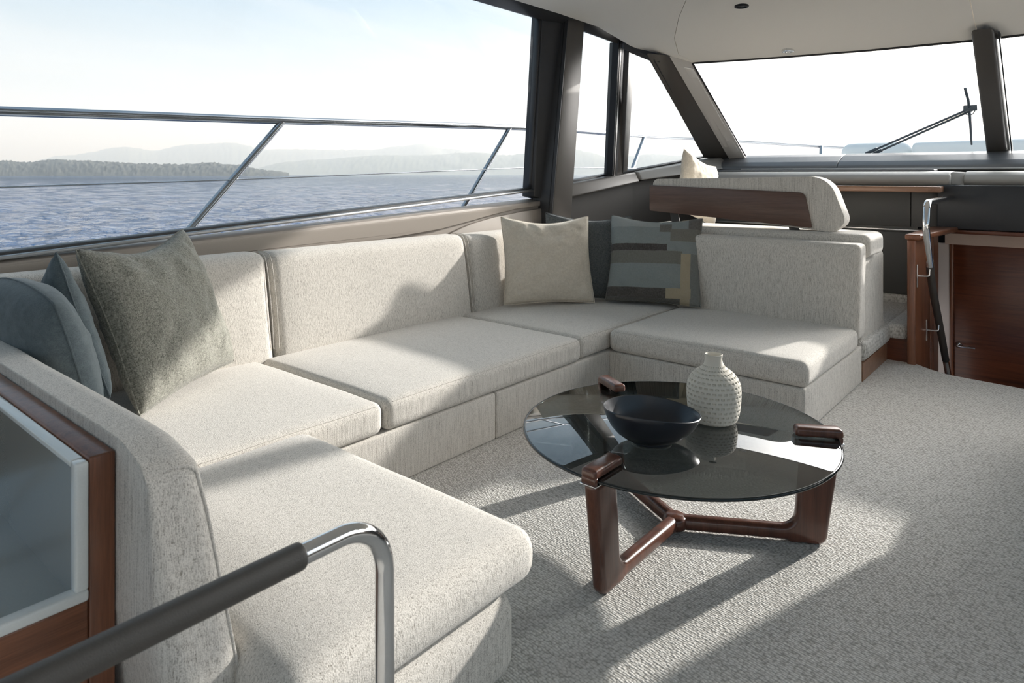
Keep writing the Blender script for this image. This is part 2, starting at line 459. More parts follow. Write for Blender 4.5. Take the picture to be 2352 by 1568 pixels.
# main pillar
pil = hexa('trim_1', [(-3.525, 4.655, .6), (-3.525, 4.945, .6), (-3.75, 4.945, .6), (-3.75, 4.655, .6)],
           [(-3.245, 4.59, 2.84), (-3.245, 4.815, 2.84), (-3.47, 4.815, 2.84), (-3.47, 4.59, 2.84)], BRONZE, None, .008)
tag(pil, 'broad bronze coloured pillar between the long window and the next', 'pillar', kind='structure')
hexa('aft_shade', [(-3.527, 4.648, .6), (-3.527, 4.656, .6), (-3.75, 4.656, .6), (-3.75, 4.648, .6)],
     [(-3.247, 4.583, 2.84), (-3.247, 4.591, 2.84), (-3.47, 4.591, 2.84), (-3.47, 4.583, 2.84)], DARKFR, pil)  # dark plate painting the shade on the bronze pillar's aft side
hexa('seam_strip', [(-3.56, 4.645, .6), (-3.56, 4.65, .6), (-3.566, 4.65, .6), (-3.566, 4.645, .6)],
     [(-3.28, 4.58, 2.83), (-3.28, 4.585, 2.83), (-3.286, 4.585, 2.83), (-3.286, 4.58, 2.83)], BLACKR, pil)

# forward part of the port wall
w2 = window(2, 'tall narrow side window just forward of the bronze pillar', [(-3.57, 4.90, 1.275), (-3.50, 5.72, 1.367), (-3.27, 5.44, 2.54), (-3.32, 4.80, 2.59)], DARKFR, (.03, .02, .04, .03))
w3 = window(3, 'small triangular side window beside the raked windscreen post', [(-3.42, 5.72, 1.372), (-3.22, 7.16, 1.548), (-2.98, 5.508, 2.365), (-3.172, 5.398, 2.463)], DARKFR, (.02, .02, .03, .02))
for w_, g_ in ((w2, lambda p: p),):
    hexa('header', [(-3.305, 4.78, 2.578), (-3.25, 5.50, 2.517), (-3.40, 5.52, 2.60), (-3.45, 4.78, 2.66)],
         [(-3.28, 4.78, 2.80), (-3.22, 5.50, 2.78), (-3.40, 5.52, 2.78), (-3.45, 4.78, 2.80)], DARKFR, w_, .004)
hexa('header', [(-3.20, 5.34, 2.475), (-2.955, 5.56, 2.352), (-3.09, 5.66, 2.43), (-3.34, 5.42, 2.55)],
     [(-3.20, 5.34, 2.78), (-2.955, 5.56, 2.70), (-3.09, 5.66, 2.70), (-3.34, 5.42, 2.78)], DARKFR, w3, .004)
mu = hexa('trim_2', [(-3.44, 5.57, 1.33), (-3.43, 5.80, 1.33), (-3.56, 5.82, 1.33), (-3.57, 5.59, 1.33)],
          [(-3.245, 5.375, 2.56), (-3.235, 5.62, 2.56), (-3.37, 5.62, 2.56), (-3.37, 5.375, 2.56)], BRONZE, None, .008)
tag(mu, 'slim bronze mullion with black seals between the two forward side windows', 'mullion', kind='structure')
for k, (o, w_, m_) in enumerate(((.0, .022, BLACKR), (.034, .018, BRUSHED), (.062, .03, BLACKR))):
    hexa('seal', [(-3.436, 5.53 + o, 1.34), (-3.436, 5.53 + o + w_, 1.34), (-3.50, 5.53 + o + w_, 1.34), (-3.50, 5.53 + o, 1.34)],
         [(-3.243, 5.335 + o, 2.55), (-3.243, 5.335 + o + w_, 2.55), (-3.31, 5.335 + o + w_, 2.55), (-3.31, 5.335 + o, 2.55)], m_, mu)
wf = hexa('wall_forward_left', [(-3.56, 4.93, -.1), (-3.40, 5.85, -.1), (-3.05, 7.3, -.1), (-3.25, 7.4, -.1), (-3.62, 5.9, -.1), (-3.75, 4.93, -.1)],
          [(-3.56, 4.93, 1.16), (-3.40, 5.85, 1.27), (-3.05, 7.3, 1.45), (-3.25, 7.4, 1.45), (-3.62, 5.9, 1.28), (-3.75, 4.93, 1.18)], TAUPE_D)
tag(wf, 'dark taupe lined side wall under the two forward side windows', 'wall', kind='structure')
hexa('sill_roll', [(-3.46, 4.91, 1.145), (-3.32, 5.86, 1.275), (-3.62, 5.9, 1.28), (-3.72, 4.91, 1.16)],
     [(-3.52, 4.91, 1.262), (-3.37, 5.86, 1.372), (-3.62, 5.9, 1.375), (-3.72, 4.91, 1.27)], BRONZE, wf, .02, 3)
hexa('sill_roll', [(-3.31, 5.87, 1.29), (-2.95, 7.2, 1.42), (-3.25, 7.4, 1.42), (-3.62, 5.9, 1.29)],
     [(-3.36, 5.87, 1.378), (-3.08, 7.2, 1.535), (-3.25, 7.4, 1.55), (-3.62, 5.9, 1.38)], DASH_L, wf, .02, 3)

# raked windscreen post
ap = hexa('trim_3', [(-3.25, 7.12, 1.53), (-3.03, 7.26, 1.53), (-2.84, 7.30, 1.53), (-2.92, 7.52, 1.53), (-3.22, 7.5, 1.53)],
          [(-2.989, 5.358, 2.422), (-2.895, 5.574, 2.422), (-2.82, 5.95, 2.422), (-2.914, 6.204, 2.422), (-3.046, 5.828, 2.422)], BRONZE, None, .012)
tag(ap, 'raked bronze windscreen post with a pale recessed inner face', 'pillar', kind='structure')
Bb, Cb = Vector((-3.015, 7.263, 1.53)), Vector((-2.842, 7.30, 1.53)); Bt, Ct = Vector((-2.886, 5.62, 2.4216)), Vector((-2.822, 5.94, 2.4216))
nv = (Cb - Bb).cross(Bt - Bb).normalized()
if nv.z > 0: nv = -nv
hexa('inner_face', [p + nv * .001 for p in (Bb, Cb, Ct, Bt)], [p + nv * .020 for p in (Bb, Cb, Ct, Bt)], POSTLIN, ap, .006)
mm = [(Bb.lerp(Cb, .42)).lerp(Bt.lerp(Ct, .42), t) for t in (.06, .93)]; me_ = [(Bb.lerp(Cb, .86)).lerp(Bt.lerp(Ct, .86), t) for t in (.10, .93)]
hexa('inner_ridge', [p + nv * .018 for p in (mm[0], me_[0], me_[1], mm[1])], [p + nv * .027 for p in (mm[0], me_[0], me_[1], mm[1])], POSTLIN, ap, .004)

# windscreen
TOP = [(-2.82, 5.96, 2.389), (-2.418, 6.008, 2.378), (-2.024, 6.044, 2.367), (-1.344, 6.084, 2.353), (-0.675, 6.093, 2.345), (-0.62, 6.105, 2.3445)]
BOT = [(-2.84, 7.30), (-2.45, 7.40), (-2.0, 7.48), (-1.35, 7.57), (-.72, 7.61), (-.62, 7.615)]
def screen(n, label, flip):
    f = (lambda p: mir(p)) if flip else (lambda p: p)
    v = []; fs = []
    for (a, b) in zip(TOP, BOT):
        for dz in (0, .01):
            v.append(f((b[0], b[1] + dz, 1.54 + dz))); v.append(f((a[0], a[1] + dz, a[2] + dz)))
    for i in range(len(TOP) - 1):
        a = i * 4; b = a + 4
        fs += [[a, b, b + 1, a + 1], [a + 2, a + 3, b + 3, b + 2]]
    fs += [[0, 1, 3, 2], [len(v) - 4, len(v) - 2, len(v) - 1, len(v) - 3]]
    e = empty('window_%d' % n, f((-1.8, 7.5, 1.54))); tag(e, label, 'windscreen', kind='structure')
    mesh_obj('pane', v, fs, WINGLASS, e)
    tube('top_seal', [f((a[0], a[1] - .01, a[2] - .003)) for a in TOP], .010, BLACKR, e, 8)
    tube('side_seal', [f((-2.845, 7.285, 1.55)), f((TOP[0][0], TOP[0][1] - .015, TOP[0][2] - .005))], .010, BLACKR, e, 8)
    return e
screen(4, 'wide raked windscreen pane between the bronze post and the centre post', False)
screen(5, 'windscreen pane beyond the centre post at the edge of the picture', True)
cp = hexa('trim_4', [(-.70, 7.44, 1.50), (-.55, 7.44, 1.50), (-.53, 7.62, 1.50), (-.70, 7.62, 1.50)],
          [(-0.643, 5.814, 2.376), (-0.513, 5.814, 2.376), (-0.495, 6.03, 2.376), (-0.648, 6.066, 2.376)], BRONZE, None, .018, 3)
tag(cp, 'raked centre post dividing the windscreen', 'pillar', kind='structure')
hexa('seal', [(-.525, 7.50, 1.51), (-.515, 7.50, 1.51), (-.515, 7.60, 1.51), (-.525, 7.60, 1.51)],
     [(-0.491, 5.904, 2.358), (-0.482, 5.904, 2.358), (-0.482, 6.012, 2.358), (-0.491, 6.012, 2.358)], BLACKR, cp)

# --- starboard side (behind the photographer's shoulder): same build, mirrored
ws = hexa('wall_right', [mir((-3.62, -2.9, -.1)), mir((-3.62, 7.3, -.1)), mir((-3.78, 7.3, -.1)), mir((-3.78, -2.9, -.1))],
          [mir((-3.62, -2.9, .85)), mir((-3.62, 7.3, 1.15)), mir((-3.78, 7.3, 1.15)), mir((-3.78, -2.9, .85))], TAUPE)
tag(ws, 'taupe leather lined wall on the far side of the saloon, out of the picture', 'wall', kind='structure')
window(6, 'long side window opposite the sofa, out of the picture', [mir((-3.64, -2.75, .90)), mir((-3.64, 4.555, 1.05)), mir((-3.37, 4.33, 2.60)), mir((-3.37, -2.75, 2.66))], DARKFR, (.05, .02, .03, .05), outn=Vector((1, 0, .15)))
window(7, 'forward side window opposite the sofa, out of the picture', [mir((-3.57, 4.90, 1.2)), mir((-3.22, 7.1, 1.4)), mir((-3.17, 5.86, 2.43)), mir((-3.32, 4.80, 2.59))], DARKFR, (.03, .02, .04, .03), outn=Vector((1, 0, .15)))
t5 = hexa('trim_5', [mir(p) for p in [(-3.525, 4.655, .6), (-3.525, 4.945, .6), (-3.75, 4.945, .6), (-3.75, 4.655, .6)]],
          [mir(p) for p in [(-3.245, 4.39, 2.84), (-3.245, 4.815, 2.84), (-3.47, 4.815, 2.84), (-3.47, 4.39, 2.84)]], BRONZE, None, .008)
tag(t5, 'broad bronze pillar on the far side, out of the picture', 'pillar', kind='structure')
t6 = hexa('trim_6', [mir(p) for p in [(-3.25, 7.12, 1.4), (-3.03, 7.26, 1.4), (-2.84, 7.30, 1.4), (-2.92, 7.52, 1.4), (-3.22, 7.5, 1.4)]],
          [mir(p) for p in [(-2.989, 5.358, 2.422), (-2.895, 5.574, 2.422), (-2.82, 5.95, 2.422), (-2.914, 6.204, 2.422), (-3.046, 5.828, 2.422)]], BRONZE, None, .012)
tag(t6, 'raked windscreen post on the far side, out of the picture', 'pillar', kind='structure')

# --- ceiling in panels
rowsP = [
    [(-2.82, 5.95, 2.389), (-2.983, 5.681, 2.404), (-3.139, 5.362, 2.5), (-3.22, 4.95, 2.615), (-3.24, 4.4, 2.635), (-3.25, -2.9, 2.64)],
    [(-2.806, 5.955, 2.389), (-2.8, 5.62, 2.42), (-2.68, 5.3, 2.5), (-2.5, 5.02, 2.6), (-2.22, 4.61, 2.652), (-2.22, -2.9, 2.672)],
    [(-2.418, 5.999, 2.378), (-2.45, 5.685, 2.453), (-2.406, 5.349, 2.53), (-2.34, 5.071, 2.606), (-2.12, 4.63, 2.656), (-2.12, -2.9, 2.676)],
    [(-2.024, 6.035, 2.367), (-2.035, 5.716, 2.446), (-2.038, 5.414, 2.528), (-2.006, 5.176, 2.609), (-1.921, 4.63, 2.66), (-1.95, -2.9, 2.68)],
    [(-1.344, 6.075, 2.353), (-1.354, 5.783, 2.434), (-1.349, 5.534, 2.524), (-1.33, 5.32, 2.604), (-1.28, 4.63, 2.665), (-1.3, -2.9, 2.685)],
    [(-0.62, 6.088, 2.345), (-0.62, 5.824, 2.428), (-0.62, 5.608, 2.524), (-0.62, 5.377, 2.604), (-0.62, 4.63, 2.665), (-0.62, -2.9, 2.685)],
]
ceiling = box('ceiling', -3.25, mir((-3.25, 0, 0))[0], -2.95, 5.55, 2.76, 2.85, CEIL)
tag(ceiling, 'off-white headliner in smooth panels over the saloon', 'ceiling', kind='structure')
def ceil_panel(cols, flip):
    g = (lambda p: mir(p)) if flip else (lambda p: p)
    v = []; f = []; nr = len(rowsP[0])
    for c in cols:
        for p in c: v.append(Vector(g(p)))
    n0 = len(v)
    v += [p + Vector((0, 0, .05)) for p in v[:n0]]
    nc = len(cols)
    for i in range(nc - 1):
        for j in range(nr - 1):
            a = i * nr + j
            f.append([a, a + 1, a + nr + 1, a + nr]); f.append([n0 + a, n0 + a + nr, n0 + a + nr + 1, n0 + a + 1])
    for i in range(nc - 1):
        for j in (0, nr - 1):
            a = i * nr + j; f.append([a, a + nr, n0 + a + nr, n0 + a])
    for i in (0, nc - 1):
        for j in range(nr - 1):
            a = i * nr + j; f.append([a, n0 + a, n0 + a + 1, a + 1])
    mesh_obj('ceiling_panel', v, f, CEIL, ceiling, smooth=True, sharp=32)
def gapped(cols, a, b):
    out = [list(map(Vector, c)) for c in cols]
    if a: out[0] = [p + Vector((.0025, 0, 0)) for p in out[0]]
    if b: out[-1] = [p - Vector((.0025, 0, 0)) for p in out[-1]]
    return out
for fl in (False, True):
    ceil_panel(gapped(rowsP[0:2], False, True), fl); ceil_panel(gapped(rowsP[1:6], True, True), fl)
prism('roof_lid', [(-3.2, 5.5), (2 * CX0 + 3.2, 5.5), (2 * CX0 + 2.8, 5.9), (CX0, 6.10), (-2.8, 5.9)], 2.715, 2.80, 'z', PAINT, ceiling)

def downlight(c, lens, label):
    e = empty('downlight', c); tag(e, label, 'downlight')
    lathe('bezel', [(.034, 0), (.036, -.006), (.044, -.008), (.051, -.005), (.052, .004), (.049, .03), (.034, .03)], c, STEEL if lens else BLACKR, e, 32, close=False)
    lathe('lens', [(.001, .000), (.02, .000), (.034, .001), (.034, .010), (.001, .010)], c, lens or BLACKR, e, 32)
downlight((-2.0, 5.05, 2.614), None, 'black recessed downlight in the upper ceiling panel')
downlight((-1.945, 5.919, 2.39), BRUSHED, 'small chrome rimmed downlight just above the windscreen')

# --- aft bulkhead with a wide glazed opening (behind the camera)
wb = box('wall_back', -3.75, -3.0, -3.02, -2.9, -.1, 2.8, TAUPE)
tag(wb, 'aft bulkhead behind the camera, out of the picture', 'wall', kind='structure')
box('side_panel', 1.76, 2.5, -3.02, -2.9, -.1, 2.8, TAUPE, wb)
box('lintel', -3.0, 1.76, -3.02, -2.9, 2.45, 2.8, TAUPE, wb)
box('pane', -3.0, 1.76, -2.97, -2.96, 0, 2.45, WINGLASS, wb)

# ------------------------------------------------------------------ forward console, dash, companionway
dash = empty('dashboard', (-1.0, 7.0, 1.2))
tag(dash, 'grey leather dashboard stretching under the windscreen', 'dashboard')
prof = [(7.75, 1.30), (7.75, 1.545), (7.50, 1.558), (7.36, 1.553), (7.26, 1.53), (7.12, 1.475), (7.06, 1.435), (7.05, 1.405), (7.05, 1.30)]
prism('upper_roll', prof, -3.15, -1.86, 'x', DASH, dash, .006)
prism('upper_roll', prof, -1.855, 1.85, 'x', DASH, dash, .006)
box('slot', -3.1, 1.85, 6.9, 7.06, 1.30, 1.372, BLACKR, dash)
prism('lower_lip', [(7.06, 1.39), (7.06, 1.405), (6.93, 1.408), (6.915, 1.398), (6.93, 1.388)], -2.75, 1.85, 'x', DASH_L, dash)
tray = [(6.98, 1.24), (6.98, 1.372), (6.72, 1.378), (6.62, 1.370), (6.55, 1.345), (6.52, 1.30), (6.54, 1.255), (6.60, 1.24)]
prism('padded_shelf', tray, -3.2, -.86, 'x', DASH_L, dash, .02, 3)
prism('padded_shelf', [(y + .12, z) for y, z in tray], -.79, 1.85, 'x', DASH_L, dash, .02, 3)
hexa('shelf_end', [(-.86, 6.56, 1.262), (-.775, 6.66, 1.262), (-.775, 6.9, 1.262), (-.86, 6.9, 1.262)],
     [(-.86, 6.60, 1.372), (-.775, 6.70, 1.366), (-.775, 6.9, 1.366), (-.86, 6.9, 1.372)], DASH_L, dash, .012)
prism('tray_lid', [(-2.9, 6.68), (-1.06, 6.68), (-1.0, 6.72), (-1.0, 6.9), (-2.9, 6.9)], 1.376, 1.392, 'z', DASH, dash, .005)

tb = empty('dinette_table', (-1.9, 6.35, 1.2)); tag(tb, 'walnut edged table leaf tucked under the padded dash shelf', 'table')
prism('table_top', [(-3.0, 6.28), (-.98, 6.28), (-.90, 6.34), (-.90, 6.52), (-3.0, 6.52)], 1.205, 1.252, 'z', OAKISH_X, tb, .006)
prism('brace', [(6.50, 1.205), (6.30, 1.205), (6.50, 1.03)], -1.78, -1.74, 'x', TAUPE_D, tb)

cab = empty('dinette_cabinet', (-1.6, 6.7, .13)); tag(cab, 'charcoal cabinet front below the dash with a steel strip across', 'cabinet')
box('carcass', -3.1, -1.105, 6.62, 6.97, .13, 1.25, CHARC_P, cab)
box('upper_panel', -3.05, -1.155, 6.60, 6.62, .905, 1.215, CHARC_P, cab, .003)
box('upper_panel', -1.150, -.955, 6.60, 6.62, .905, 1.215, CHARC_P, cab, .003)
box('lower_panel', -3.05, -.955, 6.60, 6.62, .325, .855, CHARC_P, cab, .003)
box('steel_strip', -3.05, -1.02, 6.575, 6.62, .868, .884, BRUSHED, cab, .003)
box('carpeted_kick', -3.05, -.995, 6.60, 6.62, .13, .322, CARPET, cab)

# companionway: dark header, beige reveals, mahogany door, steps
hd = empty('wall_front', (-.3, 6.5, .8)); tag(hd, 'dark padded bulkhead over the stairs, right of the chrome handrail', 'wall', kind='structure')
box('dark_panel', -.95, 1.85, 6.50, 6.62, .905, 1.262, NAVY_P, hd, .01)
box('wood_edge', -.945, 1.85, 6.48, 6.62, .872, .903, MAHOG_X, hd, .006)
box('header_board', -.95, 1.85, 6.92, 7.02, .748, .90, BEIGE, hd)
box('rose_panel', -1.10, -.925, 6.98, 7.06, -1.0, .75, PINK, hd)
box('soffit', -.95, 1.85, 6.60, 6.95, .895, .905, BEIGE, hd)
dr = empty('door_1', (-.9, 7.0, -.8)); tag(dr, 'dark mahogany cabin door with a chrome lever at the foot of the stairs', 'door', kind='structure')
box('jamb', -.925, -.895, 6.97, 7.06, -1.0, .75, MAHOG_Z, dr, .004)
box('backing', -1.2, 1.85, 7.07, 7.12, -1.1, 1.20, NAVY_P, hd)
leaf = box('leaf', -.896, .10, 6.99, 7.04, -.98, .742, MAHOG_X, dr, .003)
hn = lathe('lever_rose', [(.001, 0), (.027, 0), (.027, .006), (.001, .006)], (0, 0, 0), STEEL, leaf, 28)
hn.rotation_euler = (R(90), 0, 0); hn.location = Vector((-.86, 6.985, -.12)) - wloc(leaf)
tube('lever', fillet([(-.86, 6.985, -.12), (-.86, 6.935, -.12), (-.735, 6.935, -.122)], .012, 5), .0085, STEEL, leaf, 12)
lo = empty('floor_companionway', (0, 6, -.9)); tag(lo, 'carpeted stairs leading down towards the cabin door', 'stairs', kind='structure')
box('lower_floor', -.94, 1.85, 5.2, 7.05, -1.06, -1.0, CARPET, lo)
box('step', -.93, 1.85, 5.37, 5.85, -1.0, -.33, CARPET, lo, .01)
box('step', -.93, 1.85, 5.85, 6.25, -1.0, -.66, CARPET, lo, .01)

# mahogany stair panel with cap and flutes
sp = empty('stair_bulkhead', (-.96, 5.9, 0)); tag(sp, 'narrow mahogany stair bulkhead with a flat cap, carrying the chrome handrail', 'bulkhead')
box('panel', -.99, -.937, 5.53, 6.50, -1.0, .885, MAHOG_Z, sp, .006)
for k in range(4):
    box('flute', -.938, -.930, 6.08 + k * .045, 6.105 + k * .045, -.9, .88, MAHOG_Z, sp, .003, 1)
hexa('cap', [(-1.0, 5.50, .885), (-.90, 5.51, .885), (-.80, 6.50, .885), (-.98, 6.50, .885)],
     [(-1.0, 5.50, .925), (-.90, 5.51, .925), (-.80, 6.50, .925), (-.98, 6.50, .925)], MAHOG_Y, sp, .012, 3)

h2 = empty('stair_handrail', (-.86, 5.6, 0)); tag(h2, 'chrome and dark leather handrail bending down the stairs beside the mahogany door', 'handrail')
p2 = fillet([(-.86, 6.62, 1.158), (-.86, 5.50, 1.152), (-.86, 5.445, .985), (-.86, 5.60, .70)], .07, 8)
p2[0].y = 6.47
tube('chrome_bend', p2, .024, STEEL, h2)
tube('leather_grip', [(-.86, 5.585, .74), (-.86, 5.70, .52), (-.86, 6.02, .20 - .06), (-.86, 6.30, -.16)][0:1] + smooth_path([(-.86, 5.585, .74), (-.86, 5.72, .52), (-.86, 6.05, .17), (-.86, 6.30, -.11)], 6)[1:], .0255, GRIP, h2)
tube('chrome_foot', smooth_path([(-.86, 6.29, -.10), (-.86, 6.42, -.25), (-.86, 6.46, -.36), (-.86, 6.46, -.66)], 6), .023, STEEL, h2)
for (yy, zz, y2, z2) in ((5.60, .70, 5.585, .66), (5.98, .235, 5.955, .21)):
    b = tube('bracket', fillet([(-.86, yy, zz), (-.86, y2, z2 - .03), (-.932, y2, z2 - .035)], .012, 4), .006, STEEL, h2, 10)
    box('bracket_plate', -.937, -.931, y2 - .014, y2 + .014, z2 - .115, z2 + .045, BRUSHED, h2, .002)

# raised carpeted platform beside the forward seat
pf = empty('floor_platform', (-2.2, 5.5, 0)); tag(pf, 'raised carpeted step with a walnut riser beyond the sofa end', 'step', kind='structure')
box('riser', -3.4, -1.125, 4.87, 5.60, 0, .118, OAKISH_X, pf)
box('return_riser', -1.125, -.992, 5.575, 5.615, 0, .16, MAHOG_X, pf)
rbox('carpet_top', (-3.4, 4.87, .118), (-1.105, 6.60, .262), .05, CARPET, pf, 4, 8)
rbox('carpet_top', (-1.16, 5.57, .14), (-.992, 6.60, .258), .05, CARPET, pf, 4, 5)

# forward-facing bench: seat block, upholstered headrest with walnut back, steel brackets
bn = empty('dinette_bench', (-1.9, 5.0, .13)); tag(bn, 'raised cream bench beyond the sofa with a walnut backed headrest', 'bench')
rbox('bench_cushion', (-2.75, 4.88, .80), (-1.085, 5.30, .955), .05, FAB_X, bn, 4, 8)
rbox('bench_seat', (-2.75, 4.90, .15), (-1.14, 5.55, .80), .03, FAB_X, bn, 3, 4)
def rounded_outline(pts, rad, n=6):
    q = [Vector((p[0], p[1], 0)) for p in pts]; out = []
    for i in range(len(q)):
        a, b, c = q[i - 1], q[i], q[(i + 1) % len(q)]
        r = rad[i]
        if r <= 0: out.append((b.x, b.y)); continue
        u = (a - b).normalized(); v = (c - b).normalized(); ang = u.angle(v); d = r / math.tan(ang / 2)
        s = b + u * d; e = b + v * d; cc = b + (u + v).normalized() * (r / math.sin(ang / 2))
        uu = s - cc; vv = e - cc; th = uu.angle(vv)
        for k in range(n + 1):
            t = k / n; w = cc + (uu * math.sin((1 - t) * th) + vv * math.sin(t * th)) / math.sin(th); out.append((w.x, w.y))
    return out
upo = rounded_outline([(-2.70, 1.075), (-1.34, .952), (-1.245, 1.02), (-1.36, 1.335), (-2.70, 1.312)], [.05, .05, .07, .17, .05], 9)
prism('upholstery', upo, 4.965, 5.10, 'y', FAB_X, bn, .028, 4)
wpo = rounded_outline([(-2.72, 1.055), (-1.465, .978), (-1.515, 1.222), (-2.72, 1.262)], [.02, .008, .045, .008], 5)
prism('walnut_back', wpo, 4.945, 4.975, 'y', WALNUT_X, bn, .004)
for xx in (-2.53, -1.62):
    hexa('bracket', [(xx, 4.975, .93), (xx + .07, 4.975, .93), (xx + .07, 4.987, .93), (xx, 4.987, .93)],
         [(xx - .03, 4.975, 1.06), (xx + .04, 4.975, 1.06), (xx + .04, 4.987, 1.06), (xx - .03, 4.987, 1.06)], TAUPE_D, bn, .002)

# double helm seat, added out of view on the right to shade the floor
e = empty('added_helm_seat', (.72, 4.3, 0)); tag(e, 'added cream double helm seat out of the picture, shading the floor', 'seat')
lathe('pedestal', [(.20, 0), (.20, .015), (.09, .03), (.08, .3), (.14, .40)], (.72, 4.4, 0), STEEL, e, 32)
rbox('seat', (-.10, 4.12, .40), (.715, 4.70, .58), .06, FAB_X, e, 4, 8)
rbox('seat', (.725, 4.12, .40), (1.54, 4.70, .58), .06, FAB_X, e, 4, 8)
rbox('back_shell', (-.10, 3.97, .32), (1.54, 4.05, 1.36), .03, TAUPE_D, e, 4, 6)
rbox('back_cushion', (-.13, 4.03, .50), (.715, 4.17, 1.40), .06, FAB_X, e, 5, 8)
rbox('back_cushion', (.725, 4.03, .50), (1.57, 4.17, 1.40), .06, FAB_X, e, 5, 8)
rbox('base_panel', (-.02, 4.10, .06), (1.46, 4.60, .41), .05, TAUPE_D, e, 3, 4)

# ------------------------------------------------------------------ the sofa
sofa = empty('sofa', (-2.4, 2.6, 0)); tag(sofa, 'long cream boucle U-shaped sofa along the window wall', 'sofa')
def puff(lo, hi, amt, ax=2):
    a, b = [i for i in range(3) if i != ax]
    def f(p):
        u = (p[a] - lo[a]) / (hi[a] - lo[a]); v = (p[b] - lo[b]) / (hi[b] - lo[b]); w = (p[ax] - lo[ax]) / (hi[ax] - lo[ax])
        q = Vector(p); q[ax] += amt * w * max(0, 1 - (2 * u - 1) ** 4) * max(0, 1 - (2 * v - 1) ** 4)
        n_ = noise.noise(Vector(p) * 3.1) * .004
        q[ax] += n_ * w
        return q
    return f
SEATS = {}
def seat(lo, hi, mat, r=.042, label=None):
    o = rbox('seat_cushion', lo, hi, r, mat, sofa, 5, 14, puff(lo, hi, .012))
    if label: o['label'] = label
    SEATS[o.name] = (lo, hi, r, 1, 1) if mat is FAB_Y else (lo, hi, r, 0, 1 if lo[1] < 2 else -1)
    return o
seat((-3.34, .70, .24), (-2.292, 1.874, .380), FAB_Y, label='seat cushion under the tweed and blue pillows')
seat((-3.34, 1.884, .24), (-2.292, 3.360, .380), FAB_Y, label='longest seat cushion in the middle of the window side')
seat((-3.34, 3.368, .24), (-2.312, 4.70, .380), FAB_Y, label='corner seat cushion under the cream and patchwork pillows')
seat((-2.306, 3.655, .24), (-1.105, 4.70, .380), FAB_X, .046, label='sunlit seat cushion of the forward arm')
seat((-2.284, .70, .238), (-1.150, 1.487, .382), FAB_X, .062, label='thick rounded seat cushion of the near arm')
rbox('plinth', (-3.5, 1.36, .0), (-2.305, 2.600, .2385), .012, FAB_Y, sofa, 3, 8)
rbox('plinth', (-3.5, 2.602, .0), (-2.305, 4.84, .2385), .012, FAB_Y, sofa, 3, 8)
rbox('plinth', (-2.31, 3.672, .0), (-1.122, 4.84, .2385), .014, FAB_X, sofa, 3, 8)
rbox('plinth', (-3.5, .72, .0), (-1.168, 1.425, .2365), .07, FAB_X, sofa, 5, 8)

def lean(axis, k, z0, amt, face, sgn, lo, hi):
    """lean back along axis by k per metre of height, and puff the seating face"""
    o = 1 - axis
    def f(p):
        q = Vector(p)
        u = (p[o] - lo[o]) / (hi[o] - lo[o]); w = (p[2] - lo[2]) / (hi[2] - lo[2])
        front = (p[axis] - lo[axis]) / (hi[axis] - lo[axis])
        if face < 0: front = 1 - front
        q[axis] += sgn * amt * front * max(0, 1 - (2 * u - 1) ** 6) * max(0, 1 - (2 * w - 1) ** 4)
        q[axis] += -sgn * k * (p[2] - z0)
        q[axis] += noise.noise(Vector(p) * 2.7) * .004 * front
        return q
    return f
def back_long(y0, y1, zt, label=None):
    lo, hi = (-3.505, y0, .30), (-3.305, y1, zt)
    o = rbox('back_cushion', lo, hi, .058, FAB_Y, sofa, 5, 14, lean(0, .16, .38, .012, 1, 1, lo, hi))
    if label: o['label'] = label
back_long(.62, 1.968, .928, 'back cushion behind the tweed pillow')
back_long(1.980, 3.500, .922, 'widest back cushion below the window')
back_long(3.512, 4.86, .915, 'corner back cushion behind the cream pillow')
lo, hi = (-3.30, 4.665, .30), (-1.100, 4.835, .905)
rbox('back_cushion', lo, hi, .035, FAB_X, sofa, 5, 14, lean(1, .07, .38, .010, -1, -1, lo, hi))['label'] = 'low back cushion of the forward arm'
lo, hi = (-3.40, .562, .02), (-1.325, .715, .80)
def near_back(p):
    q = lean(1, .12, .38, .004, 1, 1, lo, hi)(p)
    w = max(0, min(1, (p[0] + 2.0) / .66))
    q.x -= .22 * max(0, p[2] - .36) * w * .8
    dx = max(0, (p[0] + 1.53) / .19); dz = max(0, (p[2] - .66) / .14)
    q.z -= .035 * (dx ** 2) * dz
    q.y = max(q.y, .556)
    return q
rbox('back_cushion', lo, hi, .045, FAB_X, sofa, 6, 18, near_back)['label'] = 'near back cushion with a rounded end beside the console'
# piped seams
nb = [o for o in sofa.children if o.name.startswith('back_cushion')][-1]
e_ = .0125
pth = [near_back((hi[0] - e_, hi[1] - e_, .06 + i * (hi[2] - .045 - .06) / 14)) for i in range(15)]
pth += [near_back((hi[0] - e_, hi[1] - .045 + .0325 * math.cos(t), hi[2] - .045 + .0325 * math.sin(t))) for t in [math.pi / 2 * i / 6 for i in range(1, 7)]]
pth += [near_back((hi[0] - e_, hi[1] - .045 - i * .012, hi[2] - e_)) for i in range(1, 7)]
tube('seam', pth, .0042, FAB_X, nb, 8)
def seat_seam(o, lo_, hi_, r_, axis, side, amt=.012):
    f_ = puff(lo_, hi_, amt); q = r_ * .29; n_ = 24; pts_ = []
    a_ = 1 - axis
    for i in range(n_ + 1):
        p = [0, 0, hi_[2] - q]
        p[axis] = lo_[axis] + r_ + (hi_[axis] - lo_[axis] - 2 * r_) * i / n_
        p[a_] = (hi_[a_] - q) if side > 0 else (lo_[a_] + q)
        pts_.append(f_(Vector(p)))
    tube('seam', pts_, .0024, FAB_X if axis == 0 else FAB_Y, o, 6)
for o in [c for c in sofa.children if c.name.startswith('seat_cushion')]:
    lo_, hi_, r_, axis, side = SEATS[o.name]
    seat_seam(o, lo_, hi_, r_, axis, side)
